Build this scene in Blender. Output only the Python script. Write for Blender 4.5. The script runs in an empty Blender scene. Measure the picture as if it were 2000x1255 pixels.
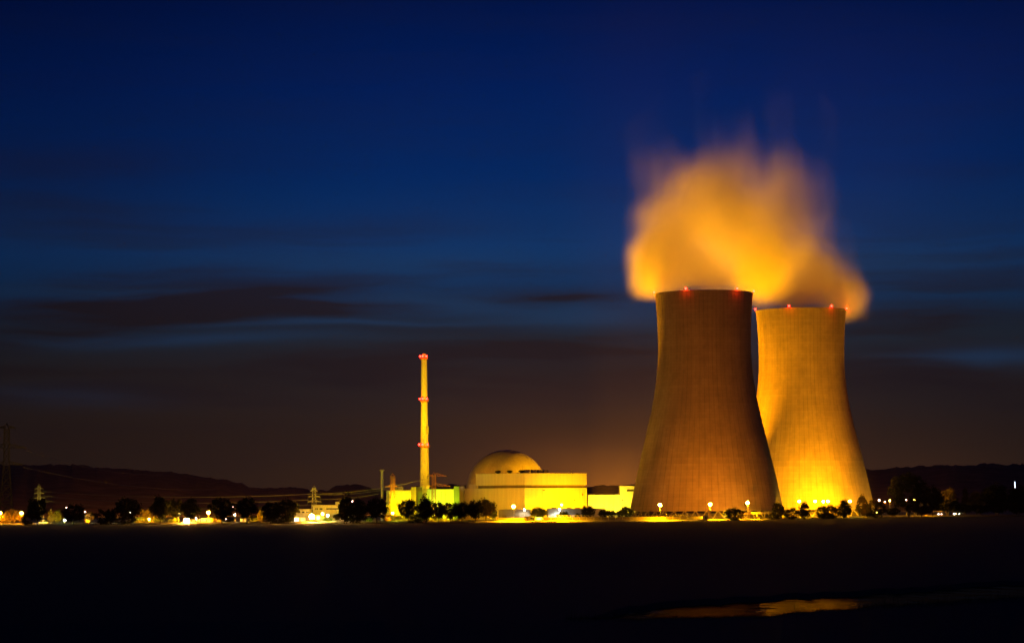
import bpy, math, random
from mathutils import Vector, Matrix, noise as mnoise
random.seed(7)
R = math.radians
S = bpy.context.scene
COL = S.collection

# ------------------------------------------------------------------ camera
FPX = 5000.0; CAMZ = 10.0; HOR = 983.0; ROLL = R(0.40)
PITCH = math.atan((HOR - 627.5) / FPX)
_f = Vector((0, math.cos(PITCH), math.sin(PITCH)))
_r0 = Vector((1, 0, 0)); _u0 = _r0.cross(_f)
_r = _r0 * math.cos(ROLL) - _u0 * math.sin(ROLL)
_u = _u0 * math.cos(ROLL) + _r0 * math.sin(ROLL)
cd = bpy.data.cameras.new('camera'); cam = bpy.data.objects.new('camera', cd); COL.objects.link(cam)
cd.sensor_width = 36; cd.sensor_fit = 'HORIZONTAL'; cd.lens = 36 * FPX / 2000
cd.clip_start = 0.5; cd.clip_end = 40000
cam.matrix_world = Matrix(((_r.x, _u.x, -_f.x, 0), (_r.y, _u.y, -_f.y, 0), (_r.z, _u.z, -_f.z, CAMZ), (0, 0, 0, 1)))
S.camera = cam

def P(px, py, D):
    """world point seen at photo pixel (px, py) at ground distance D"""
    d = _f * FPX + _r * (px - 1000) + _u * (627.5 - py)
    return Vector((0, 0, CAMZ)) + d * (D / d.y)
def GX(px, D): return P(px, 1005, D).x
def Z(px, py, D): return P(px, py, D).z
def lerp(tab, x):
    if x <= tab[0][0]: return tab[0][1]
    for (a, b), (c, d) in zip(tab, tab[1:]):
        if x <= c: return b + (d - b) * (x - a) / (c - a)
    return tab[-1][1]
def smooth(tab, x):
    if x <= tab[0][0]: return tab[0][1]
    for (a, b), (c, d) in zip(tab, tab[1:]):
        if x <= c:
            t = (x - a) / (c - a); t = t * t * (3 - 2 * t); return b + (d - b) * t
    return tab[-1][1]
EDGE = [(-9000, 1500), (-200, 1580), (300, 1570), (560, 1560), (800, 1520), (1100, 1500), (1300, 1500), (1420, 1520),
        (1500, 1580), (1600, 1640), (1750, 1715), (2000, 1775), (2300, 1800), (11000, 1900)]
def edge(px): return lerp(EDGE, px)

# ------------------------------------------------------------------ render settings
S.view_settings.view_transform = 'Standard'; S.view_settings.look = 'None'
S.view_settings.exposure = 0; S.view_settings.gamma = 1; S.view_settings.use_curve_mapping = False
S.render.engine = 'CYCLES'
cy = S.cycles
cy.max_bounces = 5; cy.diffuse_bounces = 2; cy.glossy_bounces = 3; cy.transparent_max_bounces = 12
cy.volume_bounces = 4; cy.volume_step_rate = 0.5; cy.volume_max_steps = 256
cy.use_denoising = True; cy.sample_clamp_indirect = 4
cy.caustics_reflective = False; cy.caustics_refractive = False

# ------------------------------------------------------------------ node helpers
def nt_of(m):
    t = m.node_tree; t.nodes.clear(); return t
class N:
    def __init__(s, t): s.t = t
    def new(s, k, **kw):
        n = s.t.nodes.new(k)
        for a, v in kw.items(): setattr(n, a, v)
        return n
    def put(s, sock, v):
        if isinstance(v, bpy.types.NodeSocket): s.t.links.new(v, sock)
        elif v is not None: sock.default_value = v
    def m(s, op, a, b=None, c=None, clamp=False):
        n = s.new('ShaderNodeMath', operation=op); n.use_clamp = clamp
        for i, v in enumerate((a, b, c)):
            if v is not None: s.put(n.inputs[i], v)
        return n.outputs[0]
    def vm(s, op, a, b=None):
        n = s.new('ShaderNodeVectorMath', operation=op)
        s.put(n.inputs[0], a)
        if b is not None: s.put(n.inputs[1], b)
        return n.outputs['Value'] if op in ('LENGTH', 'DOT_PRODUCT') else n.outputs[0]
    def mr(s, v, a, b, c=0.0, d=1.0, kind='LINEAR'):
        n = s.new('ShaderNodeMapRange', interpolation_type=kind)
        for i, q in enumerate((v, a, b, c, d)): s.put(n.inputs[i], q)
        return n.outputs[0]
    def mix(s, f, a, b):
        n = s.new('ShaderNodeMix', data_type='RGBA')
        s.put(n.inputs['Factor'], f); s.put(n.inputs['A'], a if isinstance(a, bpy.types.NodeSocket) else (*a, 1))
        s.put(n.inputs['B'], b if isinstance(b, bpy.types.NodeSocket) else (*b, 1)); return n.outputs['Result']
    def scale(s, col, f):
        return s.vm('MULTIPLY', col, f)
    def noise(s, vec, scale, detail=3, rough=0.5):
        n = s.new('ShaderNodeTexNoise'); n.inputs['Scale'].default_value = scale
        n.inputs['Detail'].default_value = detail; n.inputs['Roughness'].default_value = rough
        if vec is not None: s.put(n.inputs['Vector'], vec)
        return n
    def xyz(s, x, y, z):
        n = s.new('ShaderNodeCombineXYZ')
        for i, v in enumerate((x, y, z)): s.put(n.inputs[i], v)
        return n.outputs[0]
    def sep(s, v):
        n = s.new('ShaderNodeSeparateXYZ'); s.put(n.inputs[0], v); return n.outputs
def lin(r, g, b):
    f = lambda c: (c / 255 / 12.92) if c / 255 <= 0.04045 else ((c / 255 + 0.055) / 1.055) ** 2.4
    return (f(r), f(g), f(b))

# ------------------------------------------------------------------ sky (world): dusk with low streaks of cloud
w = bpy.data.worlds.new('World'); S.world = w; w.use_nodes = True
n = N(nt_of(w))
d = n.sep(n.new('ShaderNodeTexCoord').outputs['Generated'])
hyp = n.m('SQRT', n.m('ADD', n.m('MULTIPLY', d[0], d[0]), n.m('MULTIPLY', d[1], d[1])))
v = n.m('DIVIDE', d[2], n.m('MAXIMUM', hyp, 0.001))
az = n.m('ARCTAN2', d[0], d[1])
ramp = n.new('ShaderNodeValToRGB'); cr = ramp.color_ramp
stops = [(0.0, (44, 31, 25)), (0.028, (40, 30, 28)), (0.052, (36, 33, 37)), (0.068, (28, 40, 55)), (0.083, (17, 47, 84)),
         (0.10, (12, 52, 102)), (0.13, (3, 39, 96)), (0.165, (1, 29, 87)), (0.20, (1, 19, 68)), (0.30, (1, 13, 50)), (1.0, (1, 9, 36))]
for i, (p_, c_) in enumerate(stops):
    e = cr.elements[i] if i < 2 else cr.elements.new(p_)
    e.position = p_; e.color = (*lin(*c_), 1)
n.put(ramp.inputs[0], v)
base = ramp.outputs[0]
# brighter towards the after-glow, dimmer to the sides
side = n.mr(n.m('ABSOLUTE', n.m('SUBTRACT', az, 0.04)), 0.05, 0.26, 1.0, 0.58, 'SMOOTHSTEP')
# cloud streaks
warp = n.noise(n.xyz(n.m('MULTIPLY', az, 9.0), n.m('MULTIPLY', v, 30.0), 2.0), 1.0, 3)
vw = n.m('ADD', v, n.m('MULTIPLY', n.m('SUBTRACT', warp.outputs[0], 0.5), 0.014))
cl = n.noise(n.xyz(n.m('MULTIPLY', az, 7.0), n.m('MULTIPLY', vw, 75.0), 5.3), 1.0, 5, 0.55).outputs[0]
band = n.m('MULTIPLY', n.mr(v, 0.02, 0.055, 0.35, 1, 'SMOOTHSTEP'), n.mr(v, 0.075, 0.125, 1, 0.12, 'SMOOTHSTEP'))
mask = n.m('MULTIPLY', n.mr(cl, 0.44, 0.66, 0, 0.62, 'SMOOTHSTEP'), band)
def gauss(px, py, sx, sy, amp):
    a = n.m('DIVIDE', n.m('SUBTRACT', az, math.atan((px - 1000) / FPX)), sx / FPX)
    b = n.m('DIVIDE', n.m('SUBTRACT', vw, (HOR - (px - 1000) * ROLL - py) / FPX), sy / FPX)
    q = n.m('ADD', n.m('MULTIPLY', a, a), n.m('MULTIPLY', b, b))
    return n.m('MULTIPLY', n.m('EXPONENT', n.m('MULTIPLY', q, -1.0)), amp)
streaks = [(430, 606, 360, 18, .66), (900, 640, 360, 12, .6), (1080, 574, 190, 10, .6), (60, 730, 140, 10, .7),
           (900, 725, 420, 40, .55), (150, 622, 230, 24, .7), (1800, 632, 240, 14, .75), (1880, 770, 240, 60, .5), (1790, 690, 150, 10, .5),
           (560, 575, 220, 14, .5), (1150, 690, 190, 24, .6), (780, 435, 280, 20, .4), (150, 420, 240, 34, .4), (120, 330, 260, 30, .3), (520, 225, 300, 26, .2), (1900, 345, 160, 16, .3), (1820, 600, 160, 8, .4)]
for s_ in streaks: mask = n.m('ADD', mask, n.m('MULTIPLY', gauss(s_[0], s_[1], s_[2], s_[3] * 1.35, s_[4] * .85), n.mr(cl, 0.3, 0.6, 0.55, 1.1)))
mask = n.m('MINIMUM', mask, 0.9)
c1 = n.mix(mask, base, lin(31, 25, 31))
light = [(640, 630, 300, 7, .7), (1930, 712, 160, 22, .75), (330, 662, 300, 14, .6), (1750, 520, 280, 46, .5), (850, 590, 300, 18, .5), (230, 570, 240, 14, .5), (1130, 620, 160, 26, .55), (120, 780, 180, 22, .25), (700, 520, 420, 40, .35)]
lm = None
for s_ in light:
    g = gauss(*s_); lm = g if lm is None else n.m('ADD', lm, g)
c1 = n.mix(n.m('MULTIPLY', lm, n.m('SUBTRACT', 1.0, mask)), c1, lin(30, 58, 92))
c1 = n.scale(c1, n.xyz(side, side, side))
# low cloud lit from beneath by the works
gl = n.m('ADD', n.m('ADD', gauss(1200, 985, 175, 85, 1.0), gauss(1130, 960, 330, 180, .22)), gauss(1800, 960, 200, 90, .07))
glow = n.scale(n.xyz(gl, gl, gl), (lin(128, 70, 12)[0], lin(128, 70, 12)[1], lin(128, 70, 12)[2]))
tot = n.vm('ADD', c1, glow)
bg = n.new('ShaderNodeBackground'); n.put(bg.inputs[0], tot); bg.inputs[1].default_value = 1.0
n.put(n.new('ShaderNodeOutputWorld').inputs[0], bg.outputs[0])

# ------------------------------------------------------------------ materials
def mat(name, col, rough=0.8, var=0.18, vscale=0.3, metal=0.0, streak=0.0, spec=0.3):
    m = bpy.data.materials.new(name); m.use_nodes = True; q = N(nt_of(m))
    b = q.new('ShaderNodeBsdfPrincipled'); b.inputs['Roughness'].default_value = rough; b.inputs['Metallic'].default_value = metal
    b.inputs['Specular IOR Level'].default_value = spec
    co = q.new('ShaderNodeTexCoord').outputs['Object']
    f = q.mr(q.noise(co, vscale, 5, 0.6).outputs[0], 0.3, 0.7, 1 - var, 1 + var)
    if streak:
        st = q.noise(q.vm('MULTIPLY', co, (0.9, 0.9, 0.03)), 1.0, 4).outputs[0]
        f = q.m('MULTIPLY', f, q.mr(st, 0.35, 0.7, 1.0, 1 - streak))
    q.put(b.inputs['Base Color'], q.scale(q.xyz(*col), q.xyz(f, f, f)))
    q.put(q.new('ShaderNodeOutputMaterial').inputs[0], b.outputs[0]); return m
def emis(name, col, s):
    m = bpy.data.materials.new(name); m.use_nodes = True; q = N(nt_of(m))
    e = q.new('ShaderNodeEmission'); e.inputs[0].default_value = (*col, 1); e.inputs[1].default_value = s
    q.put(q.new('ShaderNodeOutputMaterial').inputs[0], e.outputs[0]); return m
SOD = (1.0, 0.30, 0.0); YEL = (1.0, 0.45, 0.0); WHT = (1.0, 0.80, 0.45); GRN = (0.50, 0.80, 0.01); COOL = (0.85, 1.0, 0.9)
def tower_mat():
    m = bpy.data.materials.new('tower_concrete'); m.use_nodes = True; q = N(nt_of(m))
    b = q.new('ShaderNodeBsdfPrincipled'); b.inputs['Roughness'].default_value = 0.9; b.inputs['Specular IOR Level'].default_value = 0.2
    co = q.new('ShaderNodeTexCoord').outputs['Object']; x, y, z = q.sep(co)
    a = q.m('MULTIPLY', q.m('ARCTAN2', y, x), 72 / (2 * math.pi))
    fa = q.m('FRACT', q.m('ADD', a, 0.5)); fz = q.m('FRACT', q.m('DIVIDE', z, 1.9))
    rib_shade = q.m('SUBTRACT', 1.0, q.m('MULTIPLY', q.mr(q.m('ABSOLUTE', q.m('SUBTRACT', fa, 0.5)), 0.0, 0.09, 1, 0), q.mr(q.noise(q.vm('MULTIPLY', co, (.1, .1, .03)), 1.0, 2).outputs[0], .35, .65, .08, .38)))  # rib shade put into the colour as dark stained lines along the ribs
    lift = q.m('SUBTRACT', 1.0, q.m('MULTIPLY', q.mr(fz, 0.0, 0.3, 1, 0), 0.09))
    wn = q.new('ShaderNodeTexWhiteNoise', noise_dimensions='2D')
    q.put(wn.inputs['Vector'], q.xyz(q.m('FLOOR', q.m('ADD', a, 0.5)), q.m('FLOOR', q.m('DIVIDE', z, 1.9)), 0.0))
    pan = q.mr(wn.outputs['Value'], 0, 1, 0.95, 1.05)
    wz = q.new('ShaderNodeTexWhiteNoise', noise_dimensions='1D'); q.put(wz.inputs['W'], q.m('FLOOR', q.m('DIVIDE', z, 1.9)))
    ring = q.mr(wz.outputs['Value'], 0, 1, 0.96, 1.03)
    st = q.mr(q.noise(q.vm('MULTIPLY', co, (0.25, 0.25, 0.012)), 1.0, 5).outputs[0], 0.35, 0.7, 1.05, 0.86)
    bl = q.mr(q.noise(co, 0.05, 5, 0.6).outputs[0], 0.3, 0.7, 0.86, 1.12)
    f = rib_shade
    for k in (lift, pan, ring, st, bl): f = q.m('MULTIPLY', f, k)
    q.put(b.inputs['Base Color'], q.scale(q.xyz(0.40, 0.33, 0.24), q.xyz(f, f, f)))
    q.put(q.new('ShaderNodeOutputMaterial').inputs[0], b.outputs[0]); return m
def wall_mat(name, col, pw=6.0, ph=4.0, depth=0.07):
    """flat cladding with panel joints and faint stains"""
    m = bpy.data.materials.new(name); m.use_nodes = True; q = N(nt_of(m))
    b = q.new('ShaderNodeBsdfPrincipled'); b.inputs['Roughness'].default_value = 0.7; b.inputs['Specular IOR Level'].default_value = 0.3
    co = q.new('ShaderNodeTexCoord').outputs['Object']; x, y, z = q.sep(co)
    u = q.m('ADD', x, y)
    ju = q.mr(q.m('ABSOLUTE', q.m('SUBTRACT', q.m('FRACT', q.m('DIVIDE', u, pw)), 0.5)), 0.47, 0.5, 0, depth)
    jz = q.mr(q.m('ABSOLUTE', q.m('SUBTRACT', q.m('FRACT', q.m('DIVIDE', z, ph)), 0.5)), 0.46, 0.5, 0, depth)
    st = q.mr(q.noise(q.vm('MULTIPLY', co, (0.5, 0.5, 0.04)), 1.0, 5).outputs[0], 0.35, 0.75, 1.04, 0.84)
    f = q.m('MULTIPLY', q.m('MULTIPLY', q.m('SUBTRACT', 1.0, ju), q.m('SUBTRACT', 1.0, jz)), st)
    q.put(b.inputs['Base Color'], q.scale(q.xyz(*col), q.xyz(f, f, f)))
    q.put(q.new('ShaderNodeOutputMaterial').inputs[0], b.outputs[0]); return m
def leaf_mat(name, col):
    m = bpy.data.materials.new(name); m.use_nodes = True; q = N(nt_of(m))
    co = q.new('ShaderNodeTexCoord').outputs['Object']
    f = q.mr(q.noise(co, 0.6, 4, 0.7).outputs[0], 0.3, 0.7, 0.6, 1.4)
    c = q.scale(q.xyz(*col), q.xyz(f, f, f))
    b = q.new('ShaderNodeBsdfDiffuse'); q.put(b.inputs[0], c)
    t = q.new('ShaderNodeBsdfTranslucent'); q.put(t.inputs[0], c)
    mx = q.new('ShaderNodeMixShader'); mx.inputs[0].default_value = 0.25
    q.put(mx.inputs[1], b.outputs[0]); q.put(mx.inputs[2], t.outputs[0])
    q.put(q.new('ShaderNodeOutputMaterial').inputs[0], mx.outputs[0]); return m
def mesh_mat(name, col, alpha):
    m = bpy.data.materials.new(name); m.use_nodes = True; q = N(nt_of(m))
    b = q.new('ShaderNodeBsdfDiffuse'); b.inputs[0].default_value = (*col, 1)
    t = q.new('ShaderNodeBsdfTransparent'); mx = q.new('ShaderNodeMixShader'); mx.inputs[0].default_value = alpha
    q.put(mx.inputs[1], t.outputs[0]); q.put(mx.inputs[2], b.outputs[0])
    q.put(q.new('ShaderNodeOutputMaterial').inputs[0], mx.outputs[0]); return m
M = {
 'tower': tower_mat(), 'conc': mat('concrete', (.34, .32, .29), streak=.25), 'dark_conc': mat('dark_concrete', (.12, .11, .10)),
 'white_wall': wall_mat('white_cladding', (.58, .53, .36)), 'cream': wall_mat('cream_cladding', (.50, .46, .38)),
 'hall': wall_mat('hall_cladding', (.48, .47, .36), 5, 6), 'grey_wall': wall_mat('grey_cladding', (.22, .21, .19), 4, 3),
 'olive': wall_mat('olive_cladding', (.20, .20, .11), 4, 4), 'reveal': mat('dark_reveal', (.16, .12, .07)),
 'pale': wall_mat('pale_cladding', (.45, .46, .43), 3, 3), 'roof': mat('roof_felt', (.05, .05, .05)),
 'dome': mat('dome_coating', (.39, .34, .24), rough=.40, var=.14, vscale=.12, metal=.4, streak=.2, spec=.6), 'stack': mat('stack_paint', (.60, .55, .40), var=.08, streak=.15),
 'stack_shade': mat('stack_shade_grey', (.28, .26, .22)), 'steel': mat('galvanised_steel', (.36, .36, .35), rough=.5, metal=.3),
 'red_steel': mat('red_oxide_steel', (.34, .15, .08), rough=.6), 'dark_steel': mat('dark_steel', (.025, .025, .025), rough=.6),
 'bark': mat('bark', (.06, .045, .03)), 'leaf': leaf_mat('leaves_shaded', (.022, .026, .008)), 'leaf2': leaf_mat('leaves_lit', (.10, .12, .03)),  # backlit shade and lamplight put into the two leaf colours
 'leaf3': leaf_mat('leaves_lit_brown', (.13, .10, .03)),  # warm lamplight put into the leaf colour
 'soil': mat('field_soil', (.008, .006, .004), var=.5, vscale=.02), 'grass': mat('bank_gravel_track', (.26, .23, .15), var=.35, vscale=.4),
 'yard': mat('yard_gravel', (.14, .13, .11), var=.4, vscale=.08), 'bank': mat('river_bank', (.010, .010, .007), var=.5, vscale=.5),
 'hill': mat('hill_forest', (.10, .055, .035), var=.7, vscale=.03), 'reed': mat('reeds', (.02, .018, .01)),
 'fence_net': mesh_mat('fence_net', (.30, .26, .20), .30), 'barb': mat('barbed_top', (.45, .42, .36), rough=.5),
 'cable': mat('cable', (.25, .24, .22), rough=.5), 'glass': mat('dark_glass', (.03, .03, .03), rough=.15, spec=.6),
 'van': mat('white_paint', (.70, .70, .68), rough=.3, spec=.5), 'carpaint': mat('dark_paint', (.05, .04, .04), rough=.3, spec=.5),
 'tyre': mat('tyre', (.02, .02, .02)), 'wood': mat('hut_boards', (.40, .26, .12), var=.3, vscale=1.0),
 'l_sod': emis('lens_sodium', (1, .42, .035), 320), 'l_yel': emis('lens_yellow', (1, .60, .06), 320), 'l_wht': emis('lens_white', (1, .85, .66), 120),
 'l_hot': emis('lens_bright', (1, .48, .07), 1800), 'l_grn': emis('lens_green', (.8, 1, .72), 160), 'l_red': emis('lens_red', (1, .012, .006), 48),
 'l_pink': emis('lens_pink', (1, .55, .42), 50), 'l_lit': emis('lit_window', (1, .62, .15), 3.0), 'l_far': emis('far_light', (.62, .75, 1), 4.0),
}
water = bpy.data.materials.new('river_water'); water.use_nodes = True; q = N(nt_of(water))
b_ = q.new('ShaderNodeBsdfGlossy'); b_.inputs['Color'].default_value = (.14, .14, .14, 1); b_.inputs['Roughness'].default_value = .05
co = q.new('ShaderNodeTexCoord').outputs['Object']
bp = q.new('ShaderNodeBump'); bp.inputs['Strength'].default_value = .5; bp.inputs['Distance'].default_value = .3
q.put(bp.inputs['Height'], q.noise(q.vm('MULTIPLY', co, (.3, .12, 1)), 1.0, 5).outputs[0]); q.put(b_.inputs['Normal'], bp.outputs[0])
q.put(q.new('ShaderNodeOutputMaterial').inputs[0], b_.outputs[0]); M['water'] = water

# ------------------------------------------------------------------ mesh helpers
class MB:
    def __init__(s): s.v = []; s.f = []
    def add(s, vs, fs):
        o = len(s.v); s.v += [tuple(q) for q in vs]; s.f += [tuple(i + o for i in f) for f in fs]; return s
    def box(s, c, h, rz=0.0):
        cx, cy_, cz = c; ca, sa = math.cos(rz), math.sin(rz); vs = []
        for z in (-1, 1):
            for x, y in ((-1, -1), (1, -1), (1, 1), (-1, 1)):
                X, Y = x * h[0], y * h[1]; vs.append((cx + X * ca - Y * sa, cy_ + X * sa + Y * ca, cz + z * h[2]))
        return s.add(vs, [(3, 2, 1, 0), (4, 5, 6, 7), (0, 1, 5, 4), (1, 2, 6, 5), (2, 3, 7, 6), (3, 0, 4, 7)])
    def prism(s, poly, z0, z1):
        k = len(poly); vs = [(x, y, z0) for x, y in poly] + [(x, y, z1) for x, y in poly]
        return s.add(vs, [tuple(range(k - 1, -1, -1)), tuple(range(k, 2 * k))] + [(i, (i + 1) % k, k + (i + 1) % k, k + i) for i in range(k)])
    def bar(s, a, b, r0, r1=None, k=4):
        a, b = Vector(a), Vector(b); r1 = r0 if r1 is None else r1
        d_ = (b - a).normalized(); t = d_.cross(Vector((0, 0, 1)) if abs(d_.z) < .95 else Vector((1, 0, 0))).normalized(); o = d_.cross(t)
        vs = []
        for p_, r_ in ((a, r0), (b, r1)):
            for i in range(k):
                an = 2 * math.pi * (i + .5) / k; vs.append(p_ + t * math.cos(an) * r_ + o * math.sin(an) * r_)
        return s.add(vs, [tuple(range(k)), tuple(range(2 * k - 1, k - 1, -1))] + [(i, i + k, (i + 1) % k + k, (i + 1) % k) for i in range(k)])
    def lathe(s, prof, k=48, c=(0, 0), cap=True):
        vs = []; fs = []
        for r_, z in prof:
            for i in range(k):
                a = 2 * math.pi * i / k; vs.append((c[0] + r_ * math.cos(a), c[1] + r_ * math.sin(a), z))
        for j in range(len(prof) - 1):
            for i in range(k):
                fs.append((j * k + i, j * k + (i + 1) % k, (j + 1) * k + (i + 1) % k, (j + 1) * k + i))
        if cap: fs += [tuple(range(k - 1, -1, -1)), tuple((len(prof) - 1) * k + i for i in range(k))]
        return s.add(vs, fs)
    def ball(s, c, r, ku=10, kv=6):
        rx, ry, rz = (r, r, r) if not isinstance(r, tuple) else r
        prof = [(math.sin(math.pi * j / kv), -math.cos(math.pi * j / kv)) for j in range(kv + 1)]
        vs = [(c[0] + a * rx * math.cos(2 * math.pi * i / ku), c[1] + a * ry * math.sin(2 * math.pi * i / ku), c[2] + b * rz) for a, b in prof for i in range(ku)]
        return s.add(vs, [(j * ku + i, j * ku + (i + 1) % ku, (j + 1) * ku + (i + 1) % ku, (j + 1) * ku + i) for j in range(kv) for i in range(ku)])
    def build(s, name, m, parent=None, loc=None, smooth=False):
        me = bpy.data.meshes.new(name); me.from_pydata(s.v, [], s.f); me.validate(); me.update()
        me.materials.append(m if not isinstance(m, str) else M[m])
        if smooth: me.polygons.foreach_set('use_smooth', [True] * len(me.polygons))
        o = bpy.data.objects.new(name, me); COL.objects.link(o)
        if parent is not None: o.parent = parent
        if loc is not None: o.location = loc
        return o
def tag(o, label=None, cat=None, group=None, kind=None):
    for k, v_ in (('label', label), ('category', cat), ('group', group), ('kind', kind)):
        if v_: o[k] = v_
    return o
def thing(name, label, cat, loc=(0, 0, 0), rz=0, group=None):
    o = bpy.data.objects.new(name, None); COL.objects.link(o); o.location = loc; o.rotation_euler = (0, 0, rz); o.empty_display_size = .5
    return tag(o, label, cat, group)
def lamp(parent, loc, power, col, aim=None, cone=60, blend=.5, rad=.4):
    """the light a fixture gives off; loc and aim in world space"""
    L = bpy.data.lights.new('lamp_light', 'SPOT' if aim is not None else 'POINT'); L.energy = power; L.color = col; L.shadow_soft_size = rad
    o = bpy.data.objects.new('lamp_light', L); COL.objects.link(o)
    if parent is not None:
        o.parent = parent; o.matrix_parent_inverse = Matrix.Identity(4); loc_l = Vector(loc) - parent.location
    else: loc_l = Vector(loc)
    o.location = loc_l
    if aim is not None:
        L.spot_size = R(cone); L.spot_blend = blend
        o.rotation_euler = (Vector(aim) - Vector(loc)).to_track_quat('-Z', 'Y').to_euler()
    return o

# ------------------------------------------------------------------ ground, river, field, bank
COLS = [-4000, -2000, -1000, -500, -200] + list(range(0, 2001, 25)) + [2100, 2300, 2600, 3200, 4500, 6000]
def row(fD, fz): return [(px, fD(px), fz(px)) for px in COLS]
def strip(name, rows, m, kind='structure'):
    mb = MB(); k = len(COLS)
    for r_ in rows: mb.v += [((px - 1000) / FPX * D, D, z) for px, D, z in r_]
    for j in range(len(rows) - 1):
        for i in range(k - 1): mb.f.append((j * k + i, j * k + i + 1, (j + 1) * k + i + 1, (j + 1) * k + i))
    return tag(mb.build(name, m), kind=kind)
CREST = [(1150, 1207), (1252, 1206), (1405, 1203), (1507, 1199), (1575, 1191), (1660, 1186), (1702, 1182), (1830, 1175), (2000, 1163), (2300, 1150)]
YFAR = [(1214, 1195), (1341, 1182), (1532, 1169), (1660, 1162), (2000, 1139), (2300, 1120)]
def hor(px): return HOR - (px - 1000) * ROLL
rj = random.Random(3); JIT = {px: rj.uniform(-.12, .12) for px in COLS}
def crest_z(px): return 10 - (lerp(CREST, px) - hor(min(max(px, 1150), 2300))) * 190 / FPX + JIT[px] * .5
def far_D(px):
    q_ = min(px, 2300)
    if q_ >= 1214: return FPX * 11.5 / (lerp(YFAR, q_) - hor(q_)) * (1 + JIT[px] * .12)
    return max(212, 269 - (1214 - q_) * .4)
r0 = row(lambda p: -80, lambda p: 8.4); r1 = row(lambda p: 60, lambda p: 3.6); r1b = row(lambda p: 120, lambda p: 1.0); r2 = row(lambda p: 190, crest_z)
r3 = row(lambda p: 206, lambda p: -1.6)
r4 = row(far_D, lambda p: -1.5); r5 = row(lambda p: far_D(p) + 5, lambda p: -1.0)
r6 = row(edge, lambda p: -1.0); r7 = row(lambda p: edge(p) + 4, lambda p: 0.0); r8 = row(lambda p: 4500, lambda p: 0.0)
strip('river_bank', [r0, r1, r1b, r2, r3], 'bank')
r3w = row(lambda p: 200, lambda p: -1.5)
r4w = row(lambda p: far_D(p) + 1, lambda p: -1.5)
strip('river', [r3w, r4w], 'water')
mids = [row(lambda p, t=t: (far_D(p) + 5) * (1 - t) + edge(p) * t, lambda p: -1.0) for t in (.1, .3, .6, .85)]
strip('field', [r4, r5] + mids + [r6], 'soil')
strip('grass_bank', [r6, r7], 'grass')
strip('plant_ground', [r7, row(lambda p: edge(p) + 200, lambda p: 0.0), row(lambda p: 3000, lambda p: 0.0), r8], 'yard')

HILL = [(-9000, 880), (-2500, 890), (-600, 915), (0, 908), (60, 908), (130, 907), (200, 912), (270, 917), (330, 921), (380, 928), (430, 935), (470, 943),
        (488, 951), (520, 953), (560, 951), (590, 953), (610, 958), (640, 957), (652, 949), (675, 946), (700, 947), (718, 953), (740, 957), (790, 960),
        (812, 948), (840, 945), (862, 953), (882, 948), (907, 949), (930, 956), (1000, 957), (1130, 950), (1200, 947), (1300, 940), (1500, 930),
        (1695, 917), (1740, 914), (1800, 910), (1860, 907), (1890, 909), (1920, 905), (1960, 906), (1990, 906), (2100, 912), (2600, 890), (11000, 900)]
hb = MB(); cols_ = [-4000 + 40 * i for i in range(100)] + [2.5 * i for i in range(801)] + [2000 + 40 * i for i in range(1, 101)]
rr = random.Random(11); jit = 0; HR = [(2600, 0.0), (2800, .3), (3000, .62), (3200, .87), (3330, 1.0), (3600, .75), (4000, 0)]
for px in cols_:
    jit = jit * .55 + rr.uniform(-1, 1) * .9 + (rr.random() < .05) * rr.uniform(0, 2.6)
    base_z = Z(min(max(px, -600), 2600), smooth(HILL, px), 3330)
    for D, t in HR:
        hb.v.append(((px - 1000) / FPX * D, D, max(-.5, base_z * t + (jit if t == 1 else 9 * t * mnoise.noise((px * .012, D * .006, 3.0)) + 3 * t * mnoise.noise((px * .05, D * .02, 8.0))))))
k_ = len(HR)
for i in range(len(cols_) - 1):
    for j in range(k_ - 1): hb.f.append((i * k_ + j, (i + 1) * k_ + j, (i + 1) * k_ + j + 1, i * k_ + j + 1))
tag(hb.build('hills', 'hill', smooth=True), kind='structure')

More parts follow.
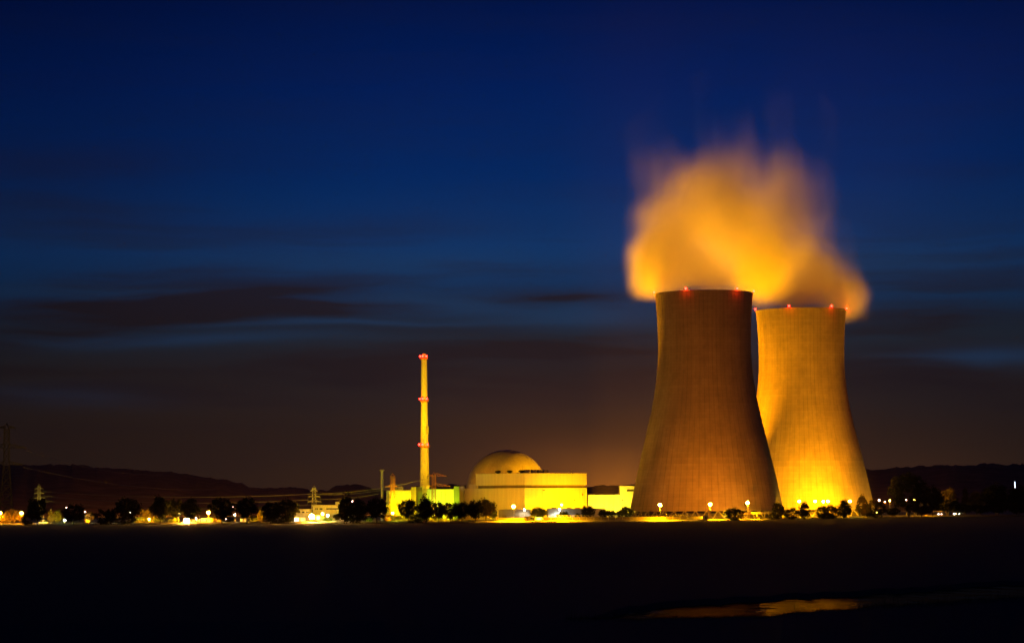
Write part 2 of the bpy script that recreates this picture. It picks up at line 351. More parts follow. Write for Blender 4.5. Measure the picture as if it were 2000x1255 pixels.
# ------------------------------------------------------------------ cooling towers
PROF = [(48.9, 4.6), (48.0, 8), (46.6, 15), (45.0, 23), (42.2, 35), (38.9, 49), (35.6, 62.5), (32.7, 76), (30.7, 89), (29.7, 101), (29.45, 110), (29.7, 121), (30.3, 132), (31.1, 142.2)]
def prof_r(z): return smooth_prof(z)
def smooth_prof(z):
    zs = [b for a, b in PROF]; 
    for (ra, za), (rb, zb) in zip(PROF, PROF[1:]):
        if z <= zb: return ra + (rb - ra) * (z - za) / (zb - za)
    return PROF[-1][0]
def make_tower(cx, cy_, label, warn):
    t = thing('cooling_tower', label, 'cooling tower', (cx, cy_, 0), group='cooling towers')
    mb = MB(); nr = 72; offs = []
    for i in range(nr):
        a = 2 * math.pi * i / nr
        for da, dr in ((-.012, 0), (0, .12), (.012, 0), (.5 * 2 * math.pi / nr, 0)): offs.append((a + da, dr))
    k = len(offs); zs = [4.6 + (142.2 - 4.6) * j / 40 for j in range(41)]
    # smooth radius by averaging neighbours
    rad = [smooth_prof(z) for z in zs]; rad = [rad[0]] + [(rad[j - 1] + 2 * rad[j] + rad[j + 1]) / 4 for j in range(1, 40)] + [rad[-1]]
    rings = [(r_, z, 1) for r_, z in zip(rad, zs)] + [(rad[-1] + .35, 142.25, 0), (rad[-1] + .35, 143.1, 0), (rad[-1] - 1.0, 143.1, 0)] + [(rad[j] - .9, zs[j], 0) for j in range(40, -1, -1)]
    for r_, z, rib in rings:
        for a, dr in offs:
            q_ = r_ + dr * rib; mb.v.append((q_ * math.cos(a), q_ * math.sin(a), z))
    for j in range(len(rings)):
        for i in range(k):
            j2 = (j + 1) % len(rings)
            mb.f.append((j * k + i, j * k + (i + 1) % k, j2 * k + (i + 1) % k, j2 * k + i))
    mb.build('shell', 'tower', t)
    rb_, rt = 50.6, 48.3; legs = MB
    leg_me = None
    for i in range(44):
        a = 2 * math.pi * i / 44
        for s_ in (-1, 1):
            if leg_me is None:
                o = MB().bar((rb_, 0, -.1), (rt * math.cos(s_ * .071), rt * math.sin(s_ * .071), 4.9), .42, .38, 6).build('leg', 'conc', t); leg_me = {s_: o}
            elif s_ not in leg_me:
                o = MB().bar((rb_, 0, -.1), (rt * math.cos(s_ * .071), rt * math.sin(s_ * .071), 4.9), .42, .38, 6).build('leg', 'conc', t); leg_me[s_] = o
            else:
                o = leg_me[s_].copy(); COL.objects.link(o); o.parent = t
            o.rotation_euler = (0, 0, a)
    f_ = MB(); f_.lathe([(46.5, -.1), (46.5, 3.2), (45.8, 3.2), (45.8, -.1)], 72, cap=False); f_.build('basin_wall', 'dark_conc', t)
    for ang in warn:
        a = R(ang); p_ = Vector((31.9 * math.cos(a), 31.9 * math.sin(a), 143.1))
        wl = MB().bar((p_.x, p_.y, 142.6), (p_.x, p_.y, 143.9), .12).build('light_bracket', 'dark_steel', t)
        MB().ball((p_.x, p_.y, 144.2), .66).build('warning_light', 'l_red', t)
        lamp(t, (cx + p_.x * 1.04, cy_ + p_.y * 1.04, 144.6), 1500, (1, .03, .0), rad=.2)
    return t
T1 = (GX(1380, 1634), 1634.0); T2 = (GX(1570, 1785), 1785.0)
make_tower(*T1, 'nearer brown concrete cooling tower standing left, its top in shadow', [181, 245, 307, 352])
make_tower(*T2, 'farther cooling tower standing right with bright yellow left edge and glowing base', [182, 249, 305, 356])

# ------------------------------------------------------------------ steam over both towers (soft, long exposure)
BL = [  # px, py, rx, rz (px), D, depth radius m, weight
 (1284, 528, 104, 100, 1638, 46, 1.0), (1378, 545, 128, 54, 1640, 36, 1.0), (1305, 480, 138, 112, 1645, 50, .85), (1395, 440, 165, 145, 1665, 58, .62),
 (1470, 490, 150, 160, 1700, 60, .75), (1552, 542, 130, 78, 1785, 40, 1.0), (1490, 530, 100, 112, 1745, 42, .9), (1642, 580, 96, 80, 1788, 40, .85),
 (1440, 365, 185, 150, 1680, 60, .40), (1545, 425, 130, 175, 1720, 54, .48), (1318, 372, 140, 150, 1660, 56, .40), (1420, 305, 225, 150, 1690, 64, .24),
 (1605, 520, 105, 100, 1780, 46, .75), (1268, 556, 66, 76, 1640, 32, .9), (1560, 572, 112, 50, 1788, 30, 1.0), (1655, 592, 66, 66, 1790, 32, .6)]
sm = bpy.data.materials.new('steam_vapour'); sm.use_nodes = True; q = N(nt_of(sm))
pos = q.new('ShaderNodeNewGeometry').outputs['Position']
wv = q.noise(q.vm('MULTIPLY', pos, (.013, .013, .013)), 1.0, 2, .5)
wp = q.vm('ADD', pos, q.vm('MULTIPLY', q.vm('SUBTRACT', wv.outputs['Color'], (.5, .5, .5)), (40, 40, 46)))
tot = None; dom = MB()
for (px, py, rx, rz, D, ry, wt) in BL:
    c = P(px, py, D); s_ = D / FPX
    l = q.vm('LENGTH', q.vm('DIVIDE', q.vm('SUBTRACT', wp, tuple(c)), (rx * s_, ry, rz * s_)))
    g = q.m('MULTIPLY', q.mr(l, 0.08, 1.0, 1, 0, 'SMOOTHSTEP'), wt)
    tot = g if tot is None else q.m('ADD', tot, g)
    dom.ball(c, (rx * s_ * 1.12 + 3, ry * 1.12 + 3, rz * s_ * 1.12 + 3), 20, 12)
er = q.noise(q.vm('MULTIPLY', pos, (.026, .026, .0075)), 1.0, 3, .5).outputs[0]
tot = q.m('SUBTRACT', tot, q.mr(er, .32, .68, .36, -.08))
den = q.m('MULTIPLY', q.mr(tot, 0.0, 1.35, 0, 1, 'SMOOTHSTEP'), 0.054)
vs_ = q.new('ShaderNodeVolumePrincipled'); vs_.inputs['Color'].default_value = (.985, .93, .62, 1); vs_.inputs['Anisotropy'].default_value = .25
q.put(vs_.inputs['Density'], den)
q.put(q.new('ShaderNodeOutputMaterial').inputs['Volume'], vs_.outputs[0])
st = dom.build('steam', sm); tag(st, 'orange lit steam plume drifting from the two cooling tower mouths', 'steam', kind='stuff')
md = st.modifiers.new('remesh', 'REMESH'); md.mode = 'VOXEL'; md.voxel_size = 5.0

# ------------------------------------------------------------------ floodlights and lamps
def floodlight(px, D, z, aim, power, col, cone, label, lens='l_yel', blend=.6, base_z=0.0, size=.5):
    x = GX(px, D); t = thing('floodlight', label, 'floodlight', (x, D, base_z), group='floodlights around the works')
    h = z - base_z; d_ = (Vector(aim) - Vector((x, D, z))).normalized()
    if h > .6: MB().bar((0, 0, -.05), (0, 0, h - .35), .11, .08, 6).build('pole', 'steel', t)
    hd = MB(); a = Vector((0, 0, h)); hd.bar(a - d_ * size * .9, a, size * .45, size * .75, 8); hd.build('housing', 'dark_steel', t)
    MB().bar(a + d_ * .01, a + d_ * .06, size * .66, size * .6, 8).build('lens', lens, t)
    lamp(t, Vector((x, D, z)) + d_ * (.3 + size * .3), power, col, aim, cone, blend)
    return t
def street_lamp(px, py, off, power, col, lens, r_, label, group, base=None, cam_mount=False, aim=None, cone=136, D=None):
    D = edge(px) + off if D is None else D; p_ = P(px, py, D); z0 = 0.0 if base is None else base
    t = thing('street_lamp', label, 'street lamp', (p_.x, D, z0), group=group); h = p_.z - z0
    if h > 1.2: MB().bar((0, 0, -.05), (0, 0, h - r_ * .8), .14, .08, 6).build('pole', 'steel', t)
    MB().lathe([(r_ * .62, h + r_ * .72), (r_ * .5, h + r_ * .9), (r_ * .15, h + r_ * 1.0)], 10).build('lamp_hood', 'dark_steel', t)
    MB().ball((0, 0, h - r_ * .12), (r_, r_, r_ * .86), 10, 6).build('lamp_globe', lens, t)
    if cam_mount:
        for q_ in (.62, .5): MB().box((.45, -.1, h * q_), (.4, .16, .16)).build('camera_housing', 'van', t)
    if power: lamp(t, (p_.x, D, p_.z - r_ * 1.05 - .25), power, col, aim if aim is not None else (p_.x, D + 1.5, 0), cone, .5, .3)
    return t
HAZE = 2.1e-5
GF = 'sodium lamps along the security fence'; GW = 'small lamps among the trees'; GT = 'bright lamps before the farther tower'
def LF(px, py, off, pw, lab, r_=1.0, **k): return street_lamp(px, py, off, pw * 1.4, (1, .42, 0), 'l_sod', r_, lab, GF, cam_mount=True, cone=158, **k)
LF(1003, 988, 4.6, 120e3, 'sodium mast lamp burning before the corner of the two tier hall')
LF(1097, 985, 4.6, 110e3, 'sodium mast lamp standing before the low pale annex', r_=.6)
LF(1289, 985, 10, 190e3, 'sodium mast lamp before the left foot of the nearer cooling tower')
LF(1387, 984, 12, 190e3, 'sodium mast lamp above the gate pillar before the nearer cooling tower')
LF(1460, 981, 14, 140e3, 'sodium mast lamp right of the round gate tree')
for px, py, off, pw, lab in ((1561, 978, 20, 55e3, 'glaring lamp over the gap right of two low trees, farther tower base'),
        (1592, 978, 36, 50e3, 'glaring lamp before the middle of the farther tower base'),
        (1608, 978.5, 40, 30e3, 'left lamp of the close pair above the rounded bush'), (1617, 978, 40, 60e3, 'right lamp of the close pair above the rounded bush'),
        (1660, 978, 20, 60e3, 'glaring lamp above the spreading tree by the farther tower right foot')):
    street_lamp(px, py, off, pw, YEL, 'l_yel', .85, lab, GT)
street_lamp(1717, 976, 40, 9e3, SOD, 'l_pink', .5, 'small pink lamp just right of the farther cooling tower', GW)
street_lamp(1738, 977, 30, 12e3, SOD, 'l_sod', .5, 'small orange lamp at the left edge of the tall tree', GW)
street_lamp(1770, 975, 40, 6e3, SOD, 'l_pink', .5, 'lamp shining through the tall tree crown, left of its trunk', GW)
street_lamp(1786, 975, 40, 6e3, SOD, 'l_sod', .5, 'lamp shining through the tall tree crown, right of its trunk', GW)
LEFT = [(0, 1001, 14, 25e3, SOD, 'l_sod', .98, 'orange lamp cut by the left picture edge'), (42, 1001, 10, 25e3, SOD, 'l_sod', .95, 'orange lamp left of the tree under the small distant pylon'),
 (85, 1000, 12, 3e3, WHT, 'l_wht', .34, 'small white lamp on the right side of the tree under the small pylon'),
 (126, 1015.5, 10, 9e3, GRN, 'l_grn', .5, 'low greenish white lamp beside the lit shrub'), (166, 999, 14, 3e3, WHT, 'l_pink', .34, 'small white lamp at the right side of the wide flat tree'),
 (212, 1001, 14, 3e3, WHT, 'l_pink', .34, 'small pink lamp above the low black bush'), (255, 999, 14, 4e3, WHT, 'l_wht', .42, 'white lamp in front of the tall oval tree at left', ),
 (291, 1013, 12, 14e3, SOD, 'l_sod', .6, 'low orange lamp over the bright yellow hedge'), (349, 1000.5, 12, 3e3, WHT, 'l_pink', .36, 'small pinkish lamp between the twin round trees'),
 (383, 1011, 16, 4e3, WHT, 'l_pink', .4, 'small lamp just right of the dazzling ground floodlight'), (407, 1000, 12, 22e3, SOD, 'l_sod', .98, 'orange lamp between the twin trees and the broad tree'),
 (441, 1013, 12, 2e3, WHT, 'l_pink', .34, 'small pink lamp low under the broad round tree'), (459, 1004, 14, 3e3, WHT, 'l_wht', .4, 'white lamp in the gap before the small dome shaped tree'),
 (569, 1004, 12, 3e3, WHT, 'l_wht', .4, 'white lamp in front of the tree beside the yellow depot'),
 (630, 1002.5, 16, 22e3, YEL, 'l_yel', .75, 'bright lamp before the middle of the yellow depot'), (640, 1005.5, 18, 12e3, COOL, 'l_grn', .6, 'whitish green lamp above the green depot shrub'),
 (767, 1001, 22, 5e3, YEL, 'l_yel', .6, 'lamp at the foot of the red lattice pylon by the hall'), (688, 978, 26, 2e3, WHT, 'l_pink', .3, 'tiny lamp high between the two dark trees right of the depot'),
 (1024, 994.5, 52, 1.6e3, WHT, 'l_wht', .5, 'small white lamp at the corner of the two tier hall'), (1093, 994, 62, 2.2e3, COOL, 'l_wht', .5, 'white lamp on the pale annex wall beside a fence mast')]
for px, py, off, pw, c_, ln, r_, lab in LEFT: street_lamp(px, py, off, pw * 4, c_, ln, r_, lab, GW, cone=150)
def ground_flood(px, py, off, r_, pw, label):
    D = edge(px) + off; p_ = P(px, py, D); t = thing('floodlight', label, 'floodlight', (p_.x, D, 0), group='floodlights around the works')
    MB().bar((-.5, 0, -.05), (-.3, 0, p_.z - .3), .09).build('pole', 'steel', t); MB().bar((0, .75, p_.z), (0, .06, p_.z), r_ * .5, r_ * 1.05, 10).build('housing', 'dark_steel', t)
    MB().ball((0, 0, p_.z), (r_, .06, r_), 12, 8).build('lens', 'l_hot', t)
    lamp(t, (p_.x, D - .6, p_.z), pw, SOD, (p_.x, D + 300, p_.z + 30) if False else None, rad=.4)
ground_flood(365, 1016, 6, 1.7, 22e3, 'dazzling orange floodlight low under the twin round trees')
ground_flood(609, 1008.5, 6, 1.4, 30e3, 'dazzling white yellow floodlight in front of the depot')

# floods that give the walls, towers and steam their light
top1 = Vector((T1[0], T1[1], 170))
STM = (1, .39, .0)
floodlight(1158, 1985, 2.5, (T1[0] + 2, T1[1] + 10, 178), 12e6, STM, 30, 'far floodlight behind the yellow building aimed at the steam of the nearer tower', size=1.2, blend=.8)
floodlight(1166, 1985, 2.5, (T2[0] - 8, T2[1], 176), 11e6, STM, 34, 'far floodlight behind the yellow building aimed at the farther tower top', size=1.2, blend=.8)
floodlight(1214, 1676, 2.0, (T1[0] - 26, T1[1] - 2, 180), 4e6, STM, 50, 'big floodlight aimed up at the steam left of the nearer tower', size=1.0, blend=1)
floodlight(1490, 1738, 2.0, (T1[0] + 34, T1[1] + 40, 215), 1.8e6, STM, 54, 'big floodlight aimed up between the two cooling towers', size=1.0, blend=1)
floodlight(1712, 1812, 2.0, (T2[0] + 16, T2[1] + 10, 190), 1.5e6, STM, 40, 'added floodlight aimed up right of the farther cooling tower', size=1.0, blend=1)  # extra flood added to brighten the right part of the steam
floodlight(1690, 1690, 2.0, (T2[0] + 16, T2[1] - 16, 205), 1.0e6, (1, .24, 0), 42, 'added floodlight aimed up at the steam above the farther tower right rim', size=.8, blend=1)  # front flood added to fill the dark steam over the farther tower
floodlight(1352, 1738, 2.0, (T2[0] - 34, T2[1], 85), 3.4e6, (1, .34, 0), 46, 'floodlight washing the left flank of the farther cooling tower', size=1.0, blend=1)
floodlight(1566, 1700, 2.0, (T2[0] - 18, T2[1] - 44, 14), 200e3, (1, .37, 0), 150, 'floodlight behind the conical tree washing the farther tower base', size=.8)
floodlight(1612, 1698, 2.0, (T2[0], T2[1] - 48, 16), 270e3, (1, .39, 0), 150, 'floodlight behind the bushes washing the farther tower base', size=.8)
floodlight(1656, 1704, 2.0, (T2[0] + 18, T2[1] - 44, 16), 200e3, (1, .36, 0), 150, 'floodlight behind the spreading tree aimed at the farther tower', size=.8)
floodlight(1690, 1660, 2.0, (T2[0] + 14, T2[1], 70), 230e3, (1, .21, 0), 70, 'floodlight right of the spreading tree aimed at the farther tower', size=.8, base_z=0)
floodlight(1308, 1524, 1.2, (T1[0] - 20, T1[1] - 42, 32), 100e3, (1, .24, 0), 130, 'floodlight behind the fence aimed up the nearer tower left side', size=.6)
floodlight(1376, 1524, 1.2, (T1[0], T1[1] - 44, 34), 66e3, (1, .24, 0), 130, 'floodlight behind the fence aimed up the middle of the nearer tower', size=.6)
floodlight(1447, 1534, 1.2, (T1[0] + 22, T1[1] - 42, 32), 92e3, (1, .24, 0), 130, 'floodlight behind the round gate tree aimed up the nearer tower', size=.6)

# ------------------------------------------------------------------ buildings
def box_poly(px0, px1, D0, D1, depth):
    a = Vector((GX(px0, D0), D0)); b = Vector((GX(px1, D1), D1)); d_ = (b - a).normalized(); nn = Vector((-d_.y, d_.x))
    return [tuple(a), tuple(b), tuple(b + nn * depth), tuple(a + nn * depth)]
def local(poly, o): return [(x - o[0], y - o[1]) for x, y in poly]
def grow(poly, g):
    cx = sum(p_[0] for p_ in poly) / len(poly); cy_ = sum(p_[1] for p_ in poly) / len(poly); out = []
    for x, y in poly:
        d_ = Vector((x - cx, y - cy_)); l = d_.length; out.append((cx + d_.x * (l + g * 1.414) / l, cy_ + d_.y * (l + g * 1.414) / l))
    return out
def block(parent, o, poly, z0, z1, wall, roof='roof', par=.5):
    """one block of a building: walls, a roof slab inside a parapet"""
    pl = local(poly, o); MB().prism(pl, z0, z1).build('wall', wall, parent)
    MB().prism(grow(pl, .12), z1, z1 + .35).build('parapet', wall, parent)
    MB().prism(grow(pl, -.6), z1 + .352, z1 + .5).build('roof', roof, parent)
# two tier auxiliary hall
D0 = 1590.0; C = Vector((GX(1025, D0), D0)); Lw = Vector((GX(907, D0 + 40), D0 + 40)); Lu = Vector((GX(930, D0 + 33), D0 + 33)); Rt = Vector((GX(1146.5, D0 + 36), D0 + 36))
hall = thing('reactor_hall', 'two tier yellow hall with a dark recess band in front of the dome', 'building', (C.x, C.y, 0))
def quad(a, c, b): return [tuple(a - C), (0, 0), tuple(b - C), tuple(a - C + (b - C))]
z_t, z_b1, z_b0 = Z(1025, 924.5, D0), Z(1025, 946.5, D0), Z(1025, 952, D0)
qu, ql = quad(Lu, C, Rt), quad(Lw, C, Rt)
MB().prism(ql, 0, z_b0).build('lower_wall', 'white_wall', hall)
MB().prism(grow(qu, -1.0), z_b0, z_b1).build('recess_band', 'reveal', hall)
MB().prism(qu, z_b1, z_t).build('upper_wall', 'white_wall', hall)
MB().prism(grow(qu, .15), z_t, z_t + .4).build('parapet', 'white_wall', hall)
MB().prism(grow(qu, -1.2), z_t + .402, z_t + .55).build('roof', 'roof', hall)
lb = [tuple(Lw + (C - Lw) * .07 - C), tuple(Lw + (C - Lw) * .19 - C), tuple(Lw + (C - Lw) * .19 + (Rt - C) * .3 - C), tuple(Lw + (C - Lw) * .07 + (Rt - C) * .3 - C)]
MB().prism(lb, z_b0, Z(917, 945.5, D0 + 36)).build('roof_block', 'cream', hall)
ul, ur = (Lu - C), (Rt - C)
for f_, g_ in ((.62, .06), (.38, .06), (.14, .06)):   # dark mushroom vents
    p_ = ul * f_ + ur * g_; MB().lathe([(.9, z_t + .5), (1.0, z_t + 1.0), (2.0, z_t + 1.3), (1.7, z_t + 2.1), (.5, z_t + 2.4)], 12, (p_.x, p_.y)).build('roof_vent', 'dark_steel', hall)
for g_, w_ in ((.10, 1.9), (.22, 1.7), (.31, 1.6), (.40, 1.8)):
    p_ = ul * .55 + ur * (g_ + .0); p_ = ul * .12 + ur * (g_ + .02)
    MB().box((p_.x, p_.y, z_t + 1.5), (w_, 1.2, 1.05), R(40)).build('roof_unit', 'pale', hall)
p_ = ul * .06 + ur * .80; MB().bar((p_.x, p_.y, z_t), (p_.x, p_.y, z_t + 2.6), .42, .42, 8).build('vent_pipe', 'stack', hall)
p_ = ul * .10 + ur * .05; MB().bar((p_.x, p_.y, z_t), (p_.x, p_.y, z_t + 5.2), .08).build('antenna', 'dark_steel', hall)
# doors / hatch details on the bright face
dn = Vector((ur.y, -ur.x)).normalized()
for g_, zz, hw, hh in ((.93, 15.5, .5, .7), (.80, 12.0, .35, .35), (.30, 18.2, .9, .3)):
    p_ = ur * g_ + dn * .06; MB().box((p_.x, p_.y, zz), (hw, .08, hh), math.atan2(ur.y, ur.x)).build('wall_hatch', 'reveal', hall)
for g_ in (.28, .55, .88):
    p_ = ur * g_ + dn * .18; MB().bar((p_.x, p_.y, .2), (p_.x, p_.y, z_b0 - .3), .12).build('downpipe', 'cream', hall)
# dome
rd = thing('reactor_building', 'domed concrete reactor building behind the two tier hall', 'building', (GX(990, 1706), 1706.0, 0))
rz = Z(990, 957.5, 1706); rr_ = 79.5 * 1702 / FPX
MB().lathe([(rr_, 0), (rr_, rz)], 72, cap=False).build('drum', 'dome', rd, smooth=True)
dm = MB(); dm.lathe([(rr_ * math.cos(a), rz + rr_ * math.sin(a)) for a in [R(90) * i / 24 for i in range(24)]] + [(.4, rz + rr_)], 72, cap=True); dm.build('dome', 'dome', rd, smooth=True)
# turbine hall with stair towers
th = thing('turbine_hall', 'long low hall with yellow and green lit walls below the chimney', 'building', (GX(830, 1612), 1612.0, 0)); o2 = (th.location.x, th.location.y)
block(th, o2, box_poly(755, 803, 1612, 1612, 55), 0, Z(780, 958, 1612), 'hall')
block(th, o2, box_poly(825, 887, 1618, 1618, 50), 0, Z(856, 956, 1618), 'hall')
block(th, o2, [(GX(803.2, 1608), 1608), (GX(813, 1600), 1600), (GX(824.7, 1610), 1610), (GX(815, 1620), 1620)], 0, Z(812, 951.5, 1604), 'olive')
block(th, o2, [(GX(886.8, 1614), 1614), (GX(897.5, 1605), 1605), (GX(907.5, 1614), 1614), (GX(897, 1623), 1623)], 0, Z(897, 950, 1606), 'olive')
MB().prism(local(box_poly(754, 804, 1604, 1604, 7), o2), 0, Z(780, 984, 1604)).build('annex', 'grey_wall', th)
MB().prism(local(box_poly(770, 787, 1640, 1640, 10), o2), Z(780, 958, 1612) + .5, Z(780, 949.5, 1640)).build('roof_house', 'grey_wall', th)
MB().prism(local(box_poly(833, 839, 1650, 1650, 6), o2), Z(836, 956, 1618), Z(836, 948, 1650)).build('roof_house', 'stack', th)
for px in (838, 846, 862, 870): MB().box((GX(px, 1618) - o2[0], -1618 + 1618 + 5.9, 9), (.12, .12, 9)).build('downpipe', 'olive', th)
# bright yellow building right of the hall
yb = thing('pump_house', 'dazzling yellow flat building between the hall and the nearer tower', 'building', (GX(1180, 1690), 1690.0, 0)); o3 = (yb.location.x, yb.location.y)
block(yb, o3, box_poly(1149, 1211.5, 1690, 1690, 22), 0, Z(1180, 966.5, 1690), 'white_wall')
block(yb, o3, box_poly(1211, 1246, 1688, 1688, 24), 0, Z(1228, 949.5, 1688), 'white_wall')
wz_ = Z(1232, 957, 1687); MB().box((GX(1235, 1688) - o3[0], -2.12, wz_), (3.4, .1, .7)).build('window_strip', 'glass', yb)
# low annex in front of the hall
an = thing('low_annex', 'low pale annex with dark flat roof before the hall', 'building', (GX(1120, 1568), 1568.0, 0)); o4 = (an.location.x, an.location.y)
block(an, o4, box_poly(1071, 1181, 1568, 1570, 12), 0, Z(1120, 994, 1568), 'pale')
for px in (1082, 1096, 1112, 1128): MB().box((GX(px, 1572) - o4[0], 5, Z(1120, 992.5, 1572)), (1.5, 1.2, .55)).build('roof_unit', 'dark_steel', an)
for px in (1090, 1110, 1140): MB().box((GX(px, 1568) - o4[0], -.03, 2.6), (1.0, .06, .8)).build('window', 'glass', an)
an2 = thing('store_shed', 'low dim store shed under the darker face of the two tier hall', 'building', (GX(1000, 1562), 1562.0, 0)); o5 = (an2.location.x, an2.location.y)
block(an2, o5, box_poly(974, 1036, 1562, 1562, 10), 0, Z(1003, 996, 1562), 'grey_wall')
for px in (985, 1010): MB().box((GX(px, 1562) - o5[0], -.03, 1.5), (1.3, .06, 1.45)).build('door', 'reveal', an2)
# depot at left
dp = thing('depot_building', 'long yellow depot building behind the small pylon at left', 'building', (GX(638, 1640), 1640.0, 0)); o6 = (dp.location.x, dp.location.y)
block(dp, o6, box_poly(611, 690, 1640, 1640, 18), 0, Z(638, 986.5, 1640), 'white_wall')
for px in (618, 627, 640, 646, 652, 657): MB().box((GX(px, 1640) - o6[0], -.03, Z(640, 993, 1640)), (.95, .06, .5)).build('window', 'glass', dp)
MB().prism(local(box_poly(655, 664, 1644, 1644, 6), o6), Z(640, 986.5, 1640) + .5, Z(660, 979, 1644)).build('roof_house', 'cream', dp)
db = thing('workshop_building', 'lower cream workshop left of the depot', 'building', (GX(598, 1622), 1622.0, 0)); o7 = (db.location.x, db.location.y)
block(db, o7, box_poly(578, 606, 1622, 1622, 12), 0, Z(598, 994.5, 1622), 'cream')
MB().prism(local(box_poly(576, 640, 1606, 1606, 5), o7), 0, Z(600, 1006, 1606)).build('loading_dock', 'conc', db)
for px in (584, 592, 600): MB().box((GX(px, 1622) - o7[0], -.03, 5.6), (.9, .06, .5)).build('window', 'glass', db)
for i, px in enumerate((579.5, 592)):
    D = 1578; t = thing('container', ['white container under the workshop, left one', 'cream container under the workshop, right one'][i], 'container', (GX(px, D), D, 0), group='containers before the workshop')
    w_ = (1.45, 1.35)[i]; MB().box((0, 0, 1.25), (w_, 1.2, 1.2)).build('body', ('van', 'pale')[i], t)
    for s_ in (-.5, .5): MB().box((w_ * s_, -1.22, 1.25), (w_ * .44, .03, 1.05)).build('door', ('van', 'pale')[i], t)
    for s_ in (-1, 1): MB().box((w_ * s_ * .8, 0, .04), (.12, 1.1, .06)).build('skid', 'dark_steel', t)
# low walls / sheds behind the left trees
def shed(px0, px1, py, D, wall, label):
    t = thing('shed', label, 'shed', (GX((px0 + px1) / 2, D), D, 0)); block(t, (t.location.x, D), box_poly(px0, px1, D, D, 5), 0, Z((px0 + px1) / 2, py, D), wall)
    MB().box((0, -.04, 1.0), (.5, .06, .95)).build('door', 'reveal', t); return t
shed(392, 415, 1012, 1600, 'cream', 'low yellow shed right of the dazzling floodlight')
shed(374, 390, 1014.5, 1603, 'cream', 'lowest yellow shed behind the dazzling floodlight')
shed(76, 92, 1020, 1588, 'white_wall', 'small bright shed at the foot of the tree under the small pylon')
shed(469, 482, 1013, 1600, 'cream', 'small lit shed behind the dome shaped tree')

# hidden-from-view fixtures that wash the walls
zt = z_t
fx = lambda px, D, z: Vector((GX(px, D), D, z))
floodlight(1122, 1588, 3.2, fx(1105, 1612, 22), 62e3, YEL, 130, 'floodlight behind the annex washing the bright hall face', size=.5)
floodlight(1160, 1600, 3.2, fx(1120, 1616, 22), 95e3, YEL, 110, 'floodlight at the right corner of the hall bright face', size=.5)
floodlight(1062, 1580, 3.2, fx(1060, 1600, 22), 58e3, YEL, 120, 'floodlight behind the shrub washing the hall face', size=.5)
floodlight(1195, 1668, 2.2, fx(1195, 1690, 9), 95e3, (1, .66, .03), 140, 'floodlight washing the dazzling yellow building', size=.5)
floodlight(1168, 1672, 2.2, fx(1168, 1690, 7), 30e3, (1, .66, .02), 130, 'second smaller floodlight before the dazzling yellow building', size=.5)
floodlight(1216, 1652, 12, fx(1045, 1690, 37), 1.8e6, (1, .40, 0), 34, 'floodlight mast lighting the right side of the dome', size=.7)
floodlight(935, 1560, 4.0, fx(965, 1610, 18), 80e3, (1, .38, 0), 110, 'floodlight among trees washing the darker hall face', size=.5)
floodlight(778, 1588, 9.0, fx(779, 1612, 14), 75e3, (1, .62, 0), 130, 'floodlight washing the yellow end of the long hall', size=.4)
floodlight(857, 1596, 7.0, fx(857, 1618, 13), 62e3, GRN, 125, 'greenish floodlight washing the green middle of the long hall', size=.4, lens='l_grn')
for px, py, lab in ((787, 949.5, 'white floodlight on the left end of the long hall roof'), (820, 951, 'white floodlight on the stair tower left of the chimney'), (907, 949, 'white floodlight on the stair tower beside the two tier hall')):
    D = {787: 1630, 820: 1606, 907: 1607}[px]; bz = {787: Z(780, 958, 1612) + .5, 820: Z(812, 951.5, 1604) + .5, 907: Z(897, 950, 1606) + .5}[px]
    z = Z(px, py, D); x = GX(px, D)
    pw = {787: 360e3, 820: 200e3, 907: 250e3}[px]
    if px == 907: aim_ = Vector((GX(829, 1680), 1680, 62))
    else: aim_ = Vector((GX(829, 1680), 1680, {787: 92, 820: 50}[px]))
    floodlight(px, D, max(z, bz + .5), aim_, pw, (1, .53, .0), {787: 50, 820: 75, 907: 60}[px], lab, 'l_wht', .8, bz - .05, .55)

floodlight(919, 1634, Z(917, 945.5, 1626) + 1.2, fx(985, 1680, 36), 170e3, (1, .38, 0), 90, 'small floodlight on the roof block left of the dome', size=.35, base_z=Z(917, 945.5, 1626))
floodlight(622, 1604, 1.2, fx(613.5, 1630, 12), 40e3, (1, .62, .02), 90, 'added floodlight at the foot of the depot pylon', size=.3)  # flood added to brighten the dim pylon
floodlight(80, 1826, 1.2, fx(76, 1850, 16), 30e3, (1, .62, .05), 70, 'added floodlight at the foot of the small distant pylon', size=.3)  # likewise added, to brighten the distant pylon

